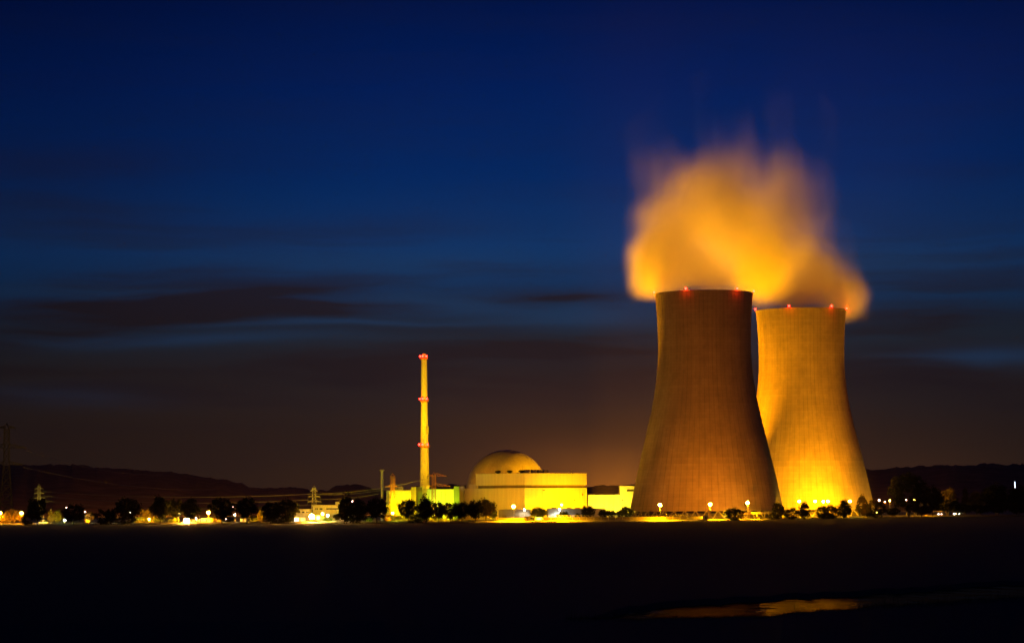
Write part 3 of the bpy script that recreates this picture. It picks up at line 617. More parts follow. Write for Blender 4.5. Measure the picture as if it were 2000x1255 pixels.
# ------------------------------------------------------------------ chimney
ch = thing('chimney', 'tall pale chimney with three red lit galleries behind the long hall', 'chimney', (GX(830, 1680) - .1, 1680.0, 0))
s_ = 1680 / FPX; zc = lambda py: Z(829, py, 1680)
rad_c = lambda z: lerp([(0, 3.35), (zc(950), 3.2), (zc(872), 2.6), (zc(783), 2.15), (zc(700), 1.9), (zc(692), 1.85)], z)
MB().lathe([(rad_c(z), z) for z in (0, 10, 20, 30, 45, 60, 75, 90, zc(697.0))], 28).build('shaft', 'stack', ch, smooth=False)
MB().lathe([(1.35, zc(697.2)), (1.35, zc(690.5)), (1.1, zc(690.4))], 20).build('flue_tip', 'stack', ch)
for py, wr in ((700, 2.7), (783, 3.0), (872, 3.6)):
    z = zc(py); ri = rad_c(z)
    pf = MB().lathe([(ri + .02, z - .9), (wr, z - .05), (wr, z + .15), (ri + .02, z + .15)], 28, cap=False).build('gallery', 'red_steel', ch)
    rl = MB()
    for i in range(16):
        a = 2 * math.pi * i / 16; rl.bar((wr * .97 * math.cos(a), wr * .97 * math.sin(a), z + .15), (wr * .97 * math.cos(a), wr * .97 * math.sin(a), z + 1.25), .05)
    rl.lathe([(wr * .97, z + 1.2), (wr * .97 + .1, z + 1.2), (wr * .97 + .1, z + 1.3), (wr * .97, z + 1.3)], 28, cap=False); rl.build('railing', 'red_steel', pf)
    for a in (R(250), R(305), R(200)):
        MB().ball((wr * math.cos(a), wr * math.sin(a), z + 1.5), .6).build('warning_light', 'l_red', pf)
        lamp(ch, ch.location + Vector(((wr + .7) * math.cos(a), (wr + .7) * math.sin(a), z + 1.4)), 500, (1, .05, .02), rad=.1)
MB().box((1.6, -1.6, zc(840)), (.9, .9, 2.6), R(30)).build('shade_box', 'stack_shade', ch)  # grey box added to give the shade band on the shaft
ld = MB()
for dx in (-.25, .25): ld.bar((dx, -rad_c(20) - .35, 12), (dx, -rad_c(100) - .35, zc(700)), .04)
ld.build('ladder', 'steel', ch)
sk = thing('steel_stack', 'thin grey steel flue left of the long hall', 'flue stack', (GX(746.5, 1640), 1640.0, 0))
MB().lathe([(.95, 0), (.95, Z(747, 919, 1640))], 16).build('shaft', 'steel', sk); MB().lathe([(1.0, Z(747, 919.5, 1640)), (1.5, Z(747, 918.5, 1640)), (1.5, Z(747, 917, 1640)), (.9, Z(747, 916, 1640))], 16).build('cap', 'steel', sk)
MB().lathe([(.98, Z(747, 971, 1640)), (1.05, Z(747, 970.6, 1640)), (.98, Z(747, 970.2, 1640))], 16, cap=False).build('flange', 'dark_steel', sk)

# ------------------------------------------------------------------ pylons and cables
def pylon(px, D, pyt, wb, wt, arms, label, m='steel', th_=.16, rz=0.0, panels=9, peak=True):
    t = thing('pylon', label, 'pylon', (GX(px, D), D, 0), rz, group='lattice pylons'); H = Z(px, pyt, D); pk = H * .06 if peak else 0; b = MB()
    hw = lambda z: (wb + (wt - wb) * min(1, z / (H * .62))) / 2 if z < H * .62 else wt / 2
    zs = [(H - pk) * (1 - (1 - i / panels) ** 1.25) for i in range(panels + 1)]
    for z0, z1 in zip(zs, zs[1:]):
        a, c = hw(z0), hw(z1)
        for (x, y), (x2, y2) in (((-1, -1), (1, -1)), ((1, -1), (1, 1)), ((1, 1), (-1, 1)), ((-1, 1), (-1, -1))):
            b.bar((x * a, y * a, z0), (x * c, y * c, z1), th_ * .75); b.bar((x * a, y * a, z0), (x2 * c, y2 * c, z1), th_ * .45); b.bar((x2 * a, y2 * a, z0), (x * c, y * c, z1), th_ * .45)
            b.bar((x * c, y * c, z1), (x2 * c, y2 * c, z1), th_ * .45)
    if peak:
        for x, y in ((-1, -1), (1, -1), (1, 1), (-1, 1)): b.bar((x * wt / 2, y * wt / 2, H - pk), (0, 0, H), th_ * .6)
    b.build('mast', m, t); tips = []
    for py, wl, wr in arms:
        z = Z(px, py, D); c = hw(z)
        for s_, L in ((-1, wl), (1, wr)):
            if not L: continue
            ab = MB(); hgt = max(.8, L * .2)
            for y in (-1, 1):
                ab.bar((s_ * c, y * c, z), (s_ * L, 0, z), th_ * .6); ab.bar((s_ * c, y * c, z + hgt), (s_ * L, 0, z + .05), th_ * .6)
                for f_ in (.25, .5, .75):
                    x = c + (L - c) * f_; ab.bar((s_ * x, y * c * (1 - f_), z), (s_ * (c + (L - c) * (f_ - .25)), y * c * (1.25 - f_), z + hgt * (1.25 - f_)), th_ * .35)
            ab.build('cross_arm', m, t)
            MB().lathe([(.12, z - 1.7), (.2, z - 1.2), (.12, z - .8), (.2, z - .4), (.1, z)], 6, (s_ * L, 0)).build('insulator', 'dark_steel', t)
            ca, sa = math.cos(rz), math.sin(rz); tips.append(Vector((t.location.x + s_ * L * ca, D + s_ * L * sa, z - 1.7)))
    return tips
t_big = pylon(12, 1720, 826, 9.5, 3.4, [(835, 5.6, 5.6), (874, 14, 12.6), (907, 11, 11)], 'large dark pylon against the sky at the left picture edge', 'dark_steel', .5, R(8), 12)
t_sm = pylon(76, 1850, 944.5, 4.0, 1.6, [(954, 3.2, 3.2), (963, 3.6, 3.6), (972.5, 4.2, 4.4)], 'small distant pylon with three arm levels above a tree at left', 'steel', .2, R(5))
t_dep = pylon(613.5, 1630, 948.5, 4.4, 2.2, [(958.5, 2.4, 2.4), (969.5, 3.9, 3.9), (979.5, 4.1, 4.3)], 'yellow lit pylon with three arm levels beside the depot', 'steel', .2, R(4), 10)
t_red = pylon(767, 1596, 923.5, 3.3, 2.2, [(950, 5.2, 3.4)], 'narrow red lattice pylon before the yellow hall end', 'red_steel', .22, R(25), 12)
t_r2 = pylon(847.5, 1600, 921.5, 3.2, 2.2, [(929, 4.2, 8.4), (949.5, 3.0, 10.5)], 'red lattice pylon with long right arms before the chimney', 'red_steel', .22, R(12), 12)
def cable(a, b, sag, label, r_=.07, k=18):
    mb = MB(); pts = [a + (b - a) * (i / k) - Vector((0, 0, sag * 4 * (i / k) * (1 - i / k))) for i in range(k + 1)]
    for p0, p1 in zip(pts, pts[1:]): mb.bar(p0, p1, r_, r_, 3)
    tag(mb.build('power_cable', 'cable'), label, 'cable', 'power cables between the pylons')
for i, (a, b) in enumerate(zip((t_sm[0], t_sm[1], t_sm[2], t_sm[3], t_sm[4], t_sm[5]), (t_dep[0], t_dep[1], t_dep[2], t_dep[3], t_dep[4], t_dep[5]))):
    lv = ('top', 'middle', 'lowest')[i // 2]; sd = ('left', 'right')[i % 2]
    cable(a, b, 3.0 + i * .25, f'{lv} {sd} power cable from the small distant pylon to the depot pylon')
cable(t_dep[1], t_r2[0], 2.0, 'power cable rising from the depot pylon to the red pylon before the chimney')
cable(t_dep[0], t_red[0], 1.5, 'power cable from the top arm of the depot pylon to the narrow red pylon')
cable(t_dep[3], t_red[1], 1.6, 'power cable from the middle arm of the depot pylon to the narrow red pylon')
cable(t_red[1], t_r2[2], 1.2, 'short power cable between the two red lattice pylons')
cable(t_big[3], P(320, 926, 2300), 5.0, 'long cable falling from the middle arm of the large dark pylon', .12)
cable(t_big[5], P(420, 955, 2300), 5.0, 'long cable falling from the lowest arm of the large dark pylon', .12)

# ------------------------------------------------------------------ fences, gate, small plant
def fence(px0, px1, off, h, label, arm_step=1.5, net=True):
    k = max(2, int((px1 - px0) / 14)); pts = []
    for i in range(k + 1):
        px = px0 + (px1 - px0) * i / k; D = edge(px) + off; pts.append(Vector((GX(px, D), D, 0)))
    o = pts[0]; t = thing('security_fence', label, 'fence', tuple(o), group='security fences'); nb, bb = MB(), MB(); pm = None
    for p_ in pts:
        if pm is None: pm = MB().bar((0, 0, -.05), (0, 0, h), .09, .09, 5).bar((0, 0, h), (.35, -.35, h + .7), .06).build('post', 'barb', t); c = pm
        else: c = pm.copy(); COL.objects.link(c); c.parent = t
        c.location = p_ - o
    for p0, p1 in zip(pts, pts[1:]):
        a, b = p0 - o, p1 - o; y = Vector((0, .06, 0))
        nb.add([a + y, b + y, b + y + Vector((0, 0, h)), a + y + Vector((0, 0, h))], [(0, 1, 2, 3)])
        L = (b - a).length; m_ = max(1, int(L / arm_step))
        for i in range(m_): q_ = a + (b - a) * ((i + .5) / m_); bb.bar(q_ + Vector((-.45, 0, h + 1.1)), q_ + Vector((.45, 0, h)), .17)
        bb.bar(a + Vector((0, 0, h)), b + Vector((0, 0, h)), .09); bb.bar(a + Vector((0, 0, h + 1.1)), b + Vector((0, 0, h + 1.1)), .05); bb.bar(a + Vector((0, 0, .15)), b + Vector((0, 0, .15)), .08)
    if net: nb.build('net_panel', 'fence_net', t)
    bb.build('barbed_top', 'barb', t)
fence(1062, 1384, 7, 1.9, 'long security fence with barbed top before the nearer cooling tower')
fence(1448, 1508, 9, 2.6, 'security fence right of the round gate tree')
fence(120, 182, 6, 1.3, 'dim low fence with barbed top right of the greenish lamp', 1.3)
fence(258, 335, 5, .9, 'low fence tips below the yellow hedge', 1.3)
# low concrete wall behind the fence
wl_ = thing('perimeter_wall', 'low pale wall running behind the barbed fence', 'wall', (GX(1200, 1514), 1514, 0)); wb_ = MB(); 
pw_ = [(GX(px, edge(px) + 14) - wl_.location.x, edge(px) + 14 - 1514) for px in (970, 1100, 1200, 1300, 1382)]
for (x0, y0), (x1, y1) in zip(pw_, pw_[1:]): wb_.prism([(x0, y0), (x1, y1), (x1, y1 + .3), (x0, y0 + .3)], -.05, 1.75)
wb_.build('panels', 'reveal', wl_)
D = edge(1400) + 8; gt = thing('security_gate', 'tall barred gate beside the gate pillar left of the round tree', 'gate', (GX(1400, D), D, 0)); gb = MB()
w2 = GX(1418, D) - GX(1400, D); x0 = GX(1388, D) - GX(1400, D)
for i in range(13): x = x0 + (w2 - x0) * i / 12; gb.bar((x, 0, .1), (x, 0, 3.3), .06)
for z in (.2, 1.7, 3.3): gb.bar((x0, 0, z), (w2, 0, z), .09)
gb.bar((x0 + .2, -.05, 3.2), (w2, -.05, .3), .08); gb.build('barred_panel', 'barb', gt)
gp = MB().box((GX(1386, D) - GX(1400, D), .3, 2.6), (.75, .5, 2.6)); gp.box((GX(1386, D) - GX(1400, D), .3, 5.25), (.85, .6, .06)); gp.build('pillar', 'wood', gt)
gs = thing('guard_hut', 'small orange guard hut by the fence before the two tier hall', 'hut', (GX(1034, edge(1034) + 8.4), edge(1034) + 8.4, 0))
MB().box((0, 0, 1.15), (2.9, 1.2, 1.2)).build('wall', 'wood', gs); MB().box((0, 0, 2.42), (3.1, 1.4, .07)).build('roof', 'roof', gs); MB().box((-1.2, -1.22, .95), (.45, .04, .9)).build('door', 'reveal', gs); MB().box((1.2, -1.22, 1.4), (.7, .04, .4)).build('window', 'glass', gs)
g2 = thing('guard_hut', 'pale low booth left of the gate pillar', 'hut', (GX(1377, edge(1377) + 3), edge(1377) + 3, 0), group=None)
MB().box((0, 0, 1.05), (1.5, 1.0, 1.1)).build('wall', 'pale', g2); MB().box((0, 0, 2.21), (1.7, 1.2, .06)).build('roof', 'conc', g2); MB().box((.4, -1.03, .9), (.4, .04, .85)).build('door', 'glass', g2)
def car(px, off, label, paint, van):
    D = edge(px) + off; t = thing('parked_van' if van else 'parked_car', label, 'van' if van else 'car', (GX(px, D), D, .0)); L, hh = (2.4, .95) if van else (2.1, .55)
    MB().prism([(-L, -.85), (L, -.85), (L, .85), (-L, .85)], .4, .4 + hh).build('body', paint, t)
    cb = MB(); z0, z1 = .4 + hh, 1.95 if van else 1.45; xa, xb = (-L, L * .55) if van else (-L * .55, L * .4)
    cb.add([(xa, -.8, z0), (xb + .5, -.8, z0), (xb + .5, .8, z0), (xa, .8, z0), (xa + .15, -.7, z1), (xb, -.7, z1), (xb, .7, z1), (xa + .15, .7, z1)], [(4, 5, 6, 7), (0, 1, 5, 4), (1, 2, 6, 5), (2, 3, 7, 6), (3, 0, 4, 7)])
    c = cb.build('cabin', paint, t); MB().box(((xa + xb) / 2, -.79, (z0 + z1) / 2), ((xb - xa) * .4, .03, (z1 - z0) * .32)).build('side_window', 'glass', c)
    for x in (-L * .62, L * .62):
        for y in (-.86, .86): MB().bar((x, y - .1, .36), (x, y + .1, .36), .36, .36, 12).build('wheel', 'tyre', t)
car(1053, 8, 'white van parked right of the orange guard hut', 'van', True)
car(1478, 7, 'dark car parked by the fence right of the round gate tree', 'carpaint', False)
def mast(px, py, off, label, cross=0.0, D=None):
    D = edge(px) + off if D is None else D; z = Z(px, py, D); t = thing('camera_mast', label, 'mast', (GX(px, D), D, 0)); MB().bar((0, 0, -.05), (0, 0, z), .11, .07, 6).build('pole', 'steel', t)
    MB().box((-.35, -.1, z - .8), (.4, .18, .18)).build('camera', 'van', t); MB().box((.4, -.1, z - 2.2), (.35, .18, .18)).build('camera', 'van', t)
    if cross: MB().bar((-cross, 0, z - 3.4), (cross, 0, z - 3.4), .09).build('crossbar', 'steel', t)
mast(1344, 999.5, 7, 'short camera mast between two sodium mast lamps before the nearer tower')
mast(1223.5, 975, 0, 'mast with a wide crossbar before the dazzling yellow building', 3.4, 1650)
mast(1180, 984, 0, 'thin mast at the left part of the dazzling yellow building', 0, 1655)
mast(1195, 983, 0, 'thin mast at the middle of the dazzling yellow building', 0, 1655)
mast(1100.5, 978, 0, 'mast with twin cameras before the bright hall face', 0, 1584)
mast(1140, 978, 0, 'mast with twin cameras near the right corner of the bright hall face', 0, 1596)
mast(137, 1003, 3, 'thin pale mast before the wide flat tree at left')
mast(390, 1006, 4, 'thin pale mast right of the dazzling orange floodlight')
mast(631, 1004, 8, 'thick white post in front of the depot')
for px, pw, lab in ((130, 1.0e6, 'added lamp lighting the foot of the left hill behind the wide flat tree'), (235, 1.0e6, 'added lamp lighting the hill foot behind the oval tree'), (329, 1.4e6, 'added lamp lighting the hill foot behind the twin round trees'), (455, 1.6e6, 'added lamp lighting the hill foot behind the gap by the broad tree'),
        (548, 1.6e6, 'added lamp lighting the hill foot behind the dark pair of trees'), (690, 1.4e6, 'added lamp lighting the hill foot behind the tall dark tree'), (1728, 1.4e6, 'added lamp lighting the foot of the right hill just beside the farther tower'), (1835, .7e6, 'added lamp lighting the foot of the right hill behind the wood')):
    street_lamp(px, 984.5 - (px - 1000) * ROLL, 0, pw * .7, SOD, 'l_pink', .4, lab, 'added lamps that brighten the hills', D=2440, aim=(GX(px, 2440), 2700, 30), cone=165)  # lamps added to brighten the hills as a backdrop for the trees
# far lit landmark on the right hill
fl = thing('lit_tower', 'tiny white lit tower far off on the right hillside', 'tower', (GX(1983.5, 2590), 2590, 0)); hz = Z(1983, 940, 2590)
MB().bar((0, 0, 0), (0, 0, hz - 6.5), .7, .7, 8).build('base', 'conc', fl); MB().bar((0, 0, hz - 6.5), (0, 0, hz), .6, .3, 8).build('lantern', 'l_far', fl)
for i, (px, lab) in enumerate(((1833, 'first'), (1839, 'second'), (1862.5, 'third'), (1866.5, 'fourth'), (1874, 'fifth'), (1880, 'sixth'))):
    D = edge(px) + 8; t = thing('bollard_light', f'{lab} tiny low light from the left in the dark right wood', 'bollard light', (GX(px, D), D, 0), group='tiny low lights in the right wood')
    MB().bar((0, 0, -.05), (0, 0, .8), .1, .1, 6).build('post', 'dark_steel', t); MB().ball((0, 0, .95), .2, 8, 5).build('lens', 'l_pink' if i % 2 else 'l_wht', t)

# ------------------------------------------------------------------ trees
def crown_mesh(seed, kind, n_cl, per, leaf, m):
    """leaf clumps spread through a crown of unit height; kinds: round, tall, flat, cone, bush"""
    q_ = random.Random(seed); mb = MB()
    zc_, rx, rz_ = {'round': (.60, .42, .40), 'tall': (.54, .28, .46), 'flat': (.60, .55, .37), 'cone': (.52, .34, .48), 'bush': (.48, .55, .50), 'ball': (.50, .50, .48), 'big': (.58, .46, .42)}[kind]
    for c in range(n_cl):
        while True:
            x, y, z = (q_.uniform(-1, 1) for _ in range(3)); l = math.sqrt(x * x + y * y + z * z)
            if .35 < l < 1: break
        s_ = 1.0
        if kind in ('cone', 'tall') and z > 0: s_ = 1 - .62 * z if kind == 'cone' else 1 - .3 * z
        if kind == 'round' and z < -.3: s_ = .9
        l2 = q_.uniform(.62, 1.04) / max(l, .6); cx, cy_, cz = x * rx * s_ * l2, y * rx * s_ * l2, zc_ + z * rz_ * l2
        cr_ = q_.uniform(.06, .17) * (.8 if kind == 'big' else 1)
        for _ in range(per):
            d_ = Vector((q_.gauss(0, 1), q_.gauss(0, 1), q_.gauss(0, .8))).normalized() * cr_ * q_.random() ** .45
            p_ = Vector((cx, cy_, cz)) + d_
            if p_.z < .02: continue
            a = Vector((q_.gauss(0, 1), q_.gauss(0, 1), q_.gauss(0, 1))).normalized(); b = a.orthogonal().normalized(); c2 = a.cross(b)
            L = leaf * q_.uniform(.6, 1.3)
            mb.add([p_ + b * L, p_ + c2 * L * .6, p_ - b * L, p_ - c2 * L * .6], [(0, 1, 2, 3)])
    me = bpy.data.meshes.new('crown'); me.from_pydata(mb.v, [], mb.f); me.materials.append(M[m]); return me
def trunk_mesh(seed, kind):
    q_ = random.Random(seed); mb = MB(); top = {'round': .5, 'tall': .55, 'flat': .45, 'cone': .7, 'bush': .3, 'ball': .3, 'big': .42}[kind]; r_ = .022 if kind != 'bush' else .015
    if kind == 'big': r_ = .026
    lx = q_.uniform(-.02, .02); mb.bar((0, 0, -.02), (lx, 0, top * .55), r_, r_ * .75, 7).bar((lx, 0, top * .55), (lx * 1.5, .01, top + .25), r_ * .75, r_ * .2, 6)
    for i in range(7):
        a = q_.uniform(0, 6.28); z = top * q_.uniform(.4, 1.0); L = q_.uniform(.18, .34); mb.bar((lx, 0, z), (lx + L * math.cos(a), L * math.sin(a), z + L * .75), r_ * .45, r_ * .12, 5)
    me = bpy.data.meshes.new('trunk'); me.from_pydata(mb.v, [], mb.f); me.materials.append(M['bark']); return me
VAR = {}
for kind, cl_, per in (('round', 90, 46), ('tall', 84, 44), ('flat', 92, 46), ('cone', 84, 42), ('bush', 84, 42), ('ball', 90, 44)):
    for k in range(2):
        for mk in ('leaf', 'leaf2', 'leaf3'):
            VAR[(kind, k, mk)] = (crown_mesh(sum(map(ord, kind)) + k * 31, kind, cl_, per, .032, mk), trunk_mesh(k * 5 + len(kind), kind))
VAR[('big', 0, 'leaf')] = (crown_mesh(77, 'big', 150, 62, .018, 'leaf'), trunk_mesh(9, 'big'))
VAR[('big', 1, 'leaf')] = (crown_mesh(79, 'big', 150, 62, .018, 'leaf'), trunk_mesh(8, 'big'))
ti = 0
def tree(px, wpx, pyt, off, kind, label, mk='leaf', group=None):
    global ti; ti += 1
    front = off <= 4; D = edge(px) + (off - 7 if front else off); z0 = -1.0 if front else 0.0
    H = Z(px, pyt, D) - z0; W = wpx * D / FPX
    cme, tme = VAR[(kind, ti % 2, mk)]
    bush = kind == 'bush'
    t = thing('bush' if bush else 'tree', label, 'bush' if bush else 'tree', (GX(px, D), D, z0 - .05), random.uniform(0, 6.28), group or ('bushes by the fence' if bush else 'trees along the fence'))
    full = {'round': .92, 'tall': .66, 'flat': 1.16, 'cone': .78, 'bush': 1.16, 'ball': 1.06, 'big': 1.0}[kind]
    sx = W / (full); t.scale = (sx, sx, H)
    for nm, me in (('crown', cme), ('trunk', tme)):
        o = bpy.data.objects.new(nm, me); COL.objects.link(o); o.parent = t
GL = 'trees along the fence'
TR = [
 (28, 40, 994, 16, 'flat', 'dim spreading tree between the two orange lamps at the left edge', 'leaf3'), (12, 22, 1008, 20, 'bush', 'small lit bush at the left picture edge', 'leaf3'), (73, 42, 971, 3, 'round', 'black tree under the small distant pylon'), (55, 26, 1000, 4, 'bush', 'black bush just right of the orange lamp at far left'),
 (99, 14, 994, 22, 'cone', 'lit pointed shrub right of the tree under the small pylon', 'leaf3'), (113, 20, 997, 24, 'tall', 'lit tall shrub beside the greenish lamp', 'leaf3'), (88, 18, 1014, 18, 'bush', 'low green lit bush before the small bright shed', 'leaf2'),
 (144, 52, 984, 3, 'flat', 'black wide flat tree behind the thin pale mast'), (176, 22, 998, 20, 'round', 'orange lit tree right of the wide flat tree', 'leaf3'), (201, 46, 993, 2, 'bush', 'big black bush right of the orange lit tree'), (217, 22, 992, 4, 'round', 'small black tree behind the big black bush'),
 (250, 54, 972, 2, 'round', 'black oval tree left of the yellow hedge'), (240, 50, 1008, 1, 'bush', 'black low bush at the foot of the oval tree'), (275, 38, 1008, 16, 'bush', 'bright yellow hedge bush left of the twin trees', 'leaf2'), (283, 24, 994, 26, 'round', 'dim yellow tree behind the yellow hedge', 'leaf3'), (304, 26, 1010, 16, 'bush', 'yellow lit bush beneath the left twin tree', 'leaf2'), (340, 26, 1011, 18, 'bush', 'yellow lit bush behind the dazzling floodlight', 'leaf2'),
 (314, 44, 969, 3, 'round', 'left one of the twin round trees above the dazzling floodlight'), (343, 30, 972, 8, 'round', 'middle narrow tree between the twin round trees'), (371, 40, 973, 4, 'round', 'right one of the twin round trees above the dazzling floodlight'),
 (433, 50, 970, 3, 'round', 'broad round tree right of the second orange lamp'), (424, 26, 1008, 12, 'bush', 'lit bush beneath the broad round tree', 'leaf3'), (446, 24, 1009, 6, 'bush', 'dark bush at the right foot of the broad round tree'), (482, 47, 971, 3, 'round', 'dome shaped tree with clear trunk right of the broad tree'), (497, 22, 1008, 20, 'bush', 'yellow lit bush right of the dome shaped tree trunk', 'leaf2'), (511, 18, 994, 18, 'tall', 'thin dim tree right of the dome shaped tree', 'leaf3'),
 (529, 42, 978, 3, 'round', 'left tree of the dark pair beside the workshop'), (563, 46, 974, 3, 'round', 'right tree of the dark pair beside the workshop'), (545, 60, 1003, 2, 'bush', 'dark undergrowth below the dark pair of trees'), (518, 20, 1010, 10, 'bush', 'reddish bush left of the dark pair of trees', 'leaf3'),
 (640, 22, 1009, 12, 'bush', 'green lit shrub under the whitish green lamp', 'leaf2'), (659, 18, 1002, 8, 'round', 'brown lit small tree at the right end of the depot', 'leaf3'),
 (676, 32, 965, 4, 'tall', 'tall dark tree at the right end of the depot'), (702, 32, 974, 4, 'round', 'dark tree just right of the tall dark tree'), (690, 60, 990, 3, 'bush', 'black undergrowth below the tall dark tree'), (736, 46, 972, 3, 'round', 'broad dark tree in front of the thin steel flue'), (722, 16, 1010, 14, 'bush', 'green lit shrub left of the broad tree trunk', 'leaf2'), (757, 30, 1003, 10, 'bush', 'orange lit bush at the foot of the narrow red pylon', 'leaf3'), (771, 28, 1006, 16, 'round', 'brown bushy tree beneath the lamp by the red pylon', 'leaf3'), (783, 20, 1010, 22, 'bush', 'bright green lit shrub left of the black rounded tree', 'leaf2'),
 (797, 38, 973, 3, 'round', 'black rounded tree before the stair tower'), (812, 44, 1002, 2, 'bush', 'black low bush right of the black rounded tree'), (832, 32, 969, 4, 'tall', 'spiky black tree in front of the green hall wall'), (856, 34, 980, 3, 'round', 'black tree right of the spiky tree'), (880, 34, 979, 4, 'round', 'black tree before the second stair tower'), (902, 34, 980, 3, 'round', 'black tree at the left end of the two tier hall'), (928, 34, 975, 4, 'round', 'brownish tree second from right in the hall tree row'), (949, 40, 974, 5, 'round', 'brown tree with glowing right side beside the mast lamp', 'leaf3'), (963, 20, 994, 8, 'round', 'glowing yellow shrub at the right end of the hall tree row', 'leaf2'),
 (846, 26, 1008, 14, 'bush', 'bright yellow shrub behind the trunk gap right of the black bush', 'leaf2'), (868, 24, 1011, 12, 'bush', 'bright yellow shrub in the middle trunk gap', 'leaf2'), (893, 26, 1012, 12, 'bush', 'bright yellow shrub in the right trunk gap', 'leaf2'), (918, 26, 1014, 12, 'bush', 'low bright shrub beneath the brownish trees', 'leaf2'),
 (1052, 36, 991, 30, 'round', 'green lit bushy tree before the bright hall face', 'leaf2'), (1100, 20, 997, 20, 'round', 'small brown tree before the pale annex'), (1128, 14, 1001, 18, 'bush', 'tiny dark bush before the pale annex'), (1148, 28, 986, 22, 'round', 'dark tree at the right end of the pale annex'), (1179, 22, 994, 30, 'round', 'small dark tree before the left part of the yellow building'), (1195, 18, 995, 30, 'round', 'small dark tree before the middle of the yellow building'), (1211, 20, 996, 30, 'round', 'low dark tree before the right part of the yellow building'), (1224, 26, 988, 34, 'round', 'dark tree beside the left foot of the nearer tower'),
 (1420, 18, 996, 9, 'round', 'bright yellow lit shrub behind the left side of the round gate tree', 'leaf2'), (1435, 37, 990.5, 3, 'ball', 'round dark tree beside the gate with lit specks'),
 (1518, 31, 981, 3, 'cone', 'dark pointed tree where the two cooling towers overlap'), (1509, 18, 1000, 3, 'bush', 'dark bush at the left of the pointed tree'), (1546, 30, 991, 3, 'ball', 'low dark tree right of the pointed tree'), (1571, 26, 980, 4, 'cone', 'dark conical tree before the farther tower base'), (1590, 14, 1009, 3, 'bush', 'tiny dark bush between conical tree and rounded bush'),
 (1606, 26, 986, 4, 'ball', 'left half of the rounded bush trees below the lamp pair'), (1625, 30, 985, 4, 'ball', 'right half of the rounded bush trees below the lamp pair'), (1614, 42, 1000, 4, 'bush', 'dark undergrowth below the lamp pair'), (1648, 32, 976, 4, 'cone', 'brown spreading tree with clear trunk before the farther tower'), (1684, 26, 967, 10, 'cone', 'tall brown tree at the right foot of the farther tower'), (1710, 42, 976, 4, 'ball', 'dark round tree just right of the farther tower'), (1694, 26, 992, 3, 'round', 'small dark tree left of the dark round tree'), (1655, 14, 1011, 2, 'bush', 'tiny bush right of the spreading tree trunk'),
 (1744, 28, 990, 3, 'round', 'dark small tree at the left foot of the tall tree'), (1822, 44, 950, 4, 'round', 'dark tree leaning on the right side of the tall tree'), (1800, 40, 985, 3, 'round', 'black small tree beneath the right side of the tall tree'), (1852, 40, 954, 30, 'round', 'dim reddish tree in the wood left of the lit tree', 'leaf3'), (1850, 60, 975, 6, 'flat', 'black flat tree right of the tall tree'), (1886, 17, 954, 30, 'tall', 'orange lit narrow tree standing in the dark right wood', 'leaf3'), (1880, 50, 984, 6, 'flat', 'black tree beneath the orange lit narrow tree'), (1908, 34, 960, 34, 'round', 'dim tree just right of the orange lit narrow tree', 'leaf3'), (1915, 44, 984, 6, 'round', 'black low tree right of the orange lit narrow tree'),
 (1945, 60, 946, 20, 'round', 'large dark rounded tree in the right wood'), (1950, 50, 980, 6, 'round', 'black tree below the large dark rounded tree'), (1985, 40, 952, 12, 'round', 'dark tree below the tiny white tower'), (2004, 36, 944, 20, 'round', 'dark reddish tree cut by the right picture edge', 'leaf3'), (1990, 50, 978, 4, 'flat', 'black low tree at the right picture edge'),
]
for a in TR: tree(*a)
tree(1775, 78, 923, 3, 'big', 'tallest black tree with open crown right of the farther tower')
# lights standing among the trees whose lamps are behind leaves
floodlight(1892, 1778 + 6, 1.5, fx(1886, 1800, 9), 50e3, SOD, 60, 'small floodlight at the foot of the orange lit narrow tree', size=.3, lens='l_sod')
floodlight(1790, 1716 + 14, 4.0, fx(1800, 1760, 0), 70e3, YEL, 150, 'small floodlight lighting the ground behind the tall tree', size=.3)
floodlight(590, 1592, 7.0, fx(598, 1622, 5), 12e3, YEL, 130, 'floodlight before the workshop', size=.3)
floodlight(655, 1606, 7.0, fx(650, 1640, 6), 22e3, YEL, 130, 'floodlight washing the right end of the depot', size=.3)

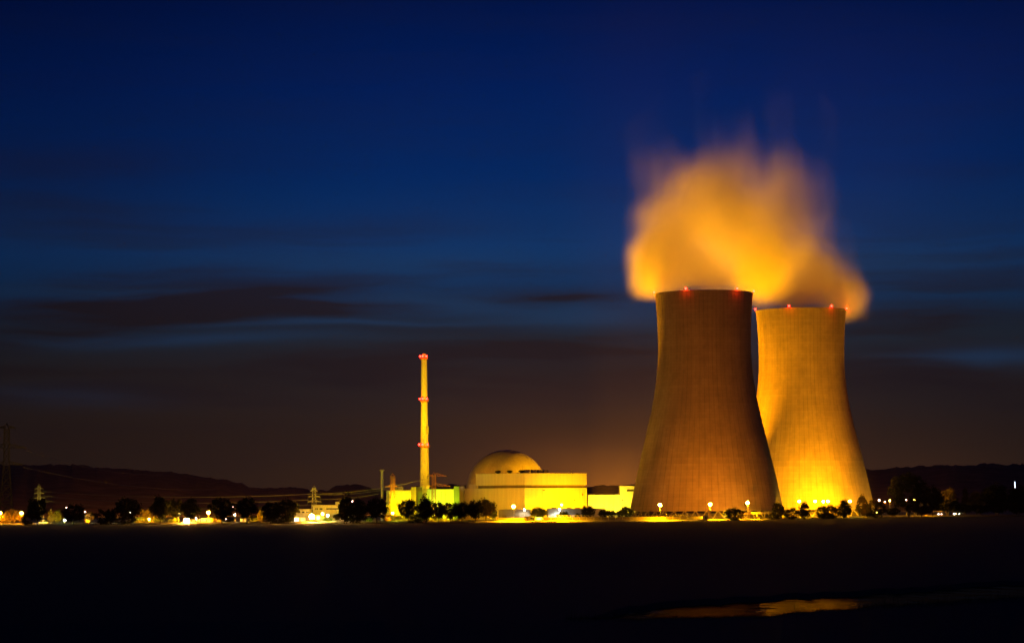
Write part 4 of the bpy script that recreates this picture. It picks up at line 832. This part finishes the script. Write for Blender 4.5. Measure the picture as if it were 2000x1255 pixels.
for px, pw, c_, lab in ((18, 14e3, SOD, 'added low floodlight between the two orange lamps at the left edge'), (100, 14e3, (1, .5, .01), 'added low floodlight before the lit pointed shrub'), (172, 9e3, SOD, 'added low floodlight before the orange lit tree'),
        (272, 42e3, YEL, 'added low floodlight before the yellow hedge'), (305, 34e3, YEL, 'added low floodlight under the left twin tree'), (338, 34e3, YEL, 'added low floodlight left of the dazzling one'), (402, 30e3, (1, .45, 0), 'added low floodlight before the low yellow shed'), (425, 12e3, SOD, 'added low floodlight beneath the broad round tree'),
        (476, 22e3, YEL, 'added low floodlight left of the dome shaped tree trunk'), (496, 22e3, YEL, 'added low floodlight right of the dome shaped tree trunk'), (590, 24e3, YEL, 'added low floodlight before the two containers'), (645, 12e3, GRN, 'added low floodlight before the green depot shrub'), (720, 16e3, GRN, 'added low floodlight left of the broad tree trunk'), (760, 22e3, SOD, 'added low floodlight before the orange lit bush'), (783, 22e3, (.8, 1, .05), 'added low floodlight before the bright green shrub'),
        (846, 40e3, YEL, 'added low floodlight right of the spiky tree'), (868, 40e3, YEL, 'added low floodlight in the middle trunk gap of the hall tree row'), (893, 24e3, YEL, 'added low floodlight in the right trunk gap of the hall tree row'), (920, 12e3, YEL, 'added low floodlight beneath the brownish trees'), (955, 12e3, (1, .45, 0), 'added low floodlight before the glowing shrub'),
        (1052, 12e3, GRN, 'added low floodlight before the green lit bushy tree'), (1415, 14e3, YEL, 'added low floodlight behind the round gate tree'), (1480, 14e3, YEL, 'added low floodlight before the dark parked car'),
        (1530, 40e3, YEL, 'added low floodlight behind the pointed tree'), (1700, 26e3, YEL, 'added low floodlight behind the dark round tree'), (1745, 30e3, YEL, 'added low floodlight behind the dark small tree'), (1808, 40e3, YEL, 'added low floodlight right of the tall tree trunk')):
    D = edge(px) + 5.2; floodlight(px, D, 1.4, fx(px, D + 14, .6), pw * (2.2 if px < 700 else 1), c_, 125, lab, size=.22)  # unseen floods added to brighten hedges and ground behind the front trees

eg = MB(); re_ = random.Random(21)
for i in range(9000):
    px = re_.uniform(-20, 2020); D = edge(px) - re_.uniform(.5, 9); x = (px - 1000) / FPX * D
    h = re_.uniform(.15, .5) * (.5 + .5 * math.sin(px * .11) * math.sin(px * .037 + 2)) + (re_.random() < .04) * re_.uniform(.3, .9) + .1
    eg.add([(x - .12, D, -1.02), (x + .12, D, -1.02), (x + re_.uniform(-.2, .2), D, -1 + h)], [(0, 1, 2)])
tag(eg.build('verge_grass', 'reed'), 'dark rough grass along the far edge of the field', 'grass', kind='stuff')

# ------------------------------------------------------------------ reeds on the near bank, stuff
rb2 = random.Random(5); rm = MB()
CX = COLS; CZ = [crest_z(p_) for p_ in COLS]; tab = list(zip(CX, CZ))
for i in range(5200):
    px = rb2.uniform(1100, 2080); D = 190 + rb2.uniform(-5, 3); x = (px - 1000) / FPX * D; z = lerp(tab, px) - abs(D - 190) * .05 - .1
    clump = .5 + .5 * math.sin(px * .05) * math.sin(px * .013 + 1); h = rb2.uniform(.10, .34) + (rb2.random() < .08) * rb2.uniform(.25, .9) * (.4 + clump)
    dx = rb2.uniform(-.15, .15) * h; rm.add([(x - .014, D, z), (x + .014, D, z), (x + dx, D + rb2.uniform(-.05, .05), z + h + .1)], [(0, 1, 2)])
tag(rm.build('reeds', 'reed'), 'dark grass and reeds on the near river bank', 'reeds', kind='stuff')

# ------------------------------------------------------------------ night air: thin even haze that the lamps light up
hm = bpy.data.materials.new('night_haze'); hm.use_nodes = True; q = N(nt_of(hm))
pv = q.new('ShaderNodeVolumePrincipled'); pv.inputs['Color'].default_value = (.92, .66, .36, 1); pv.inputs['Density'].default_value = HAZE; pv.inputs['Anisotropy'].default_value = .2
q.put(q.new('ShaderNodeOutputMaterial').inputs['Volume'], pv.outputs[0])
tag(MB().box((0, 2300, 162), (4750, 2500, 165)).build('haze', hm), 'thin night haze lit by the lamps of the works', 'haze', kind='stuff')
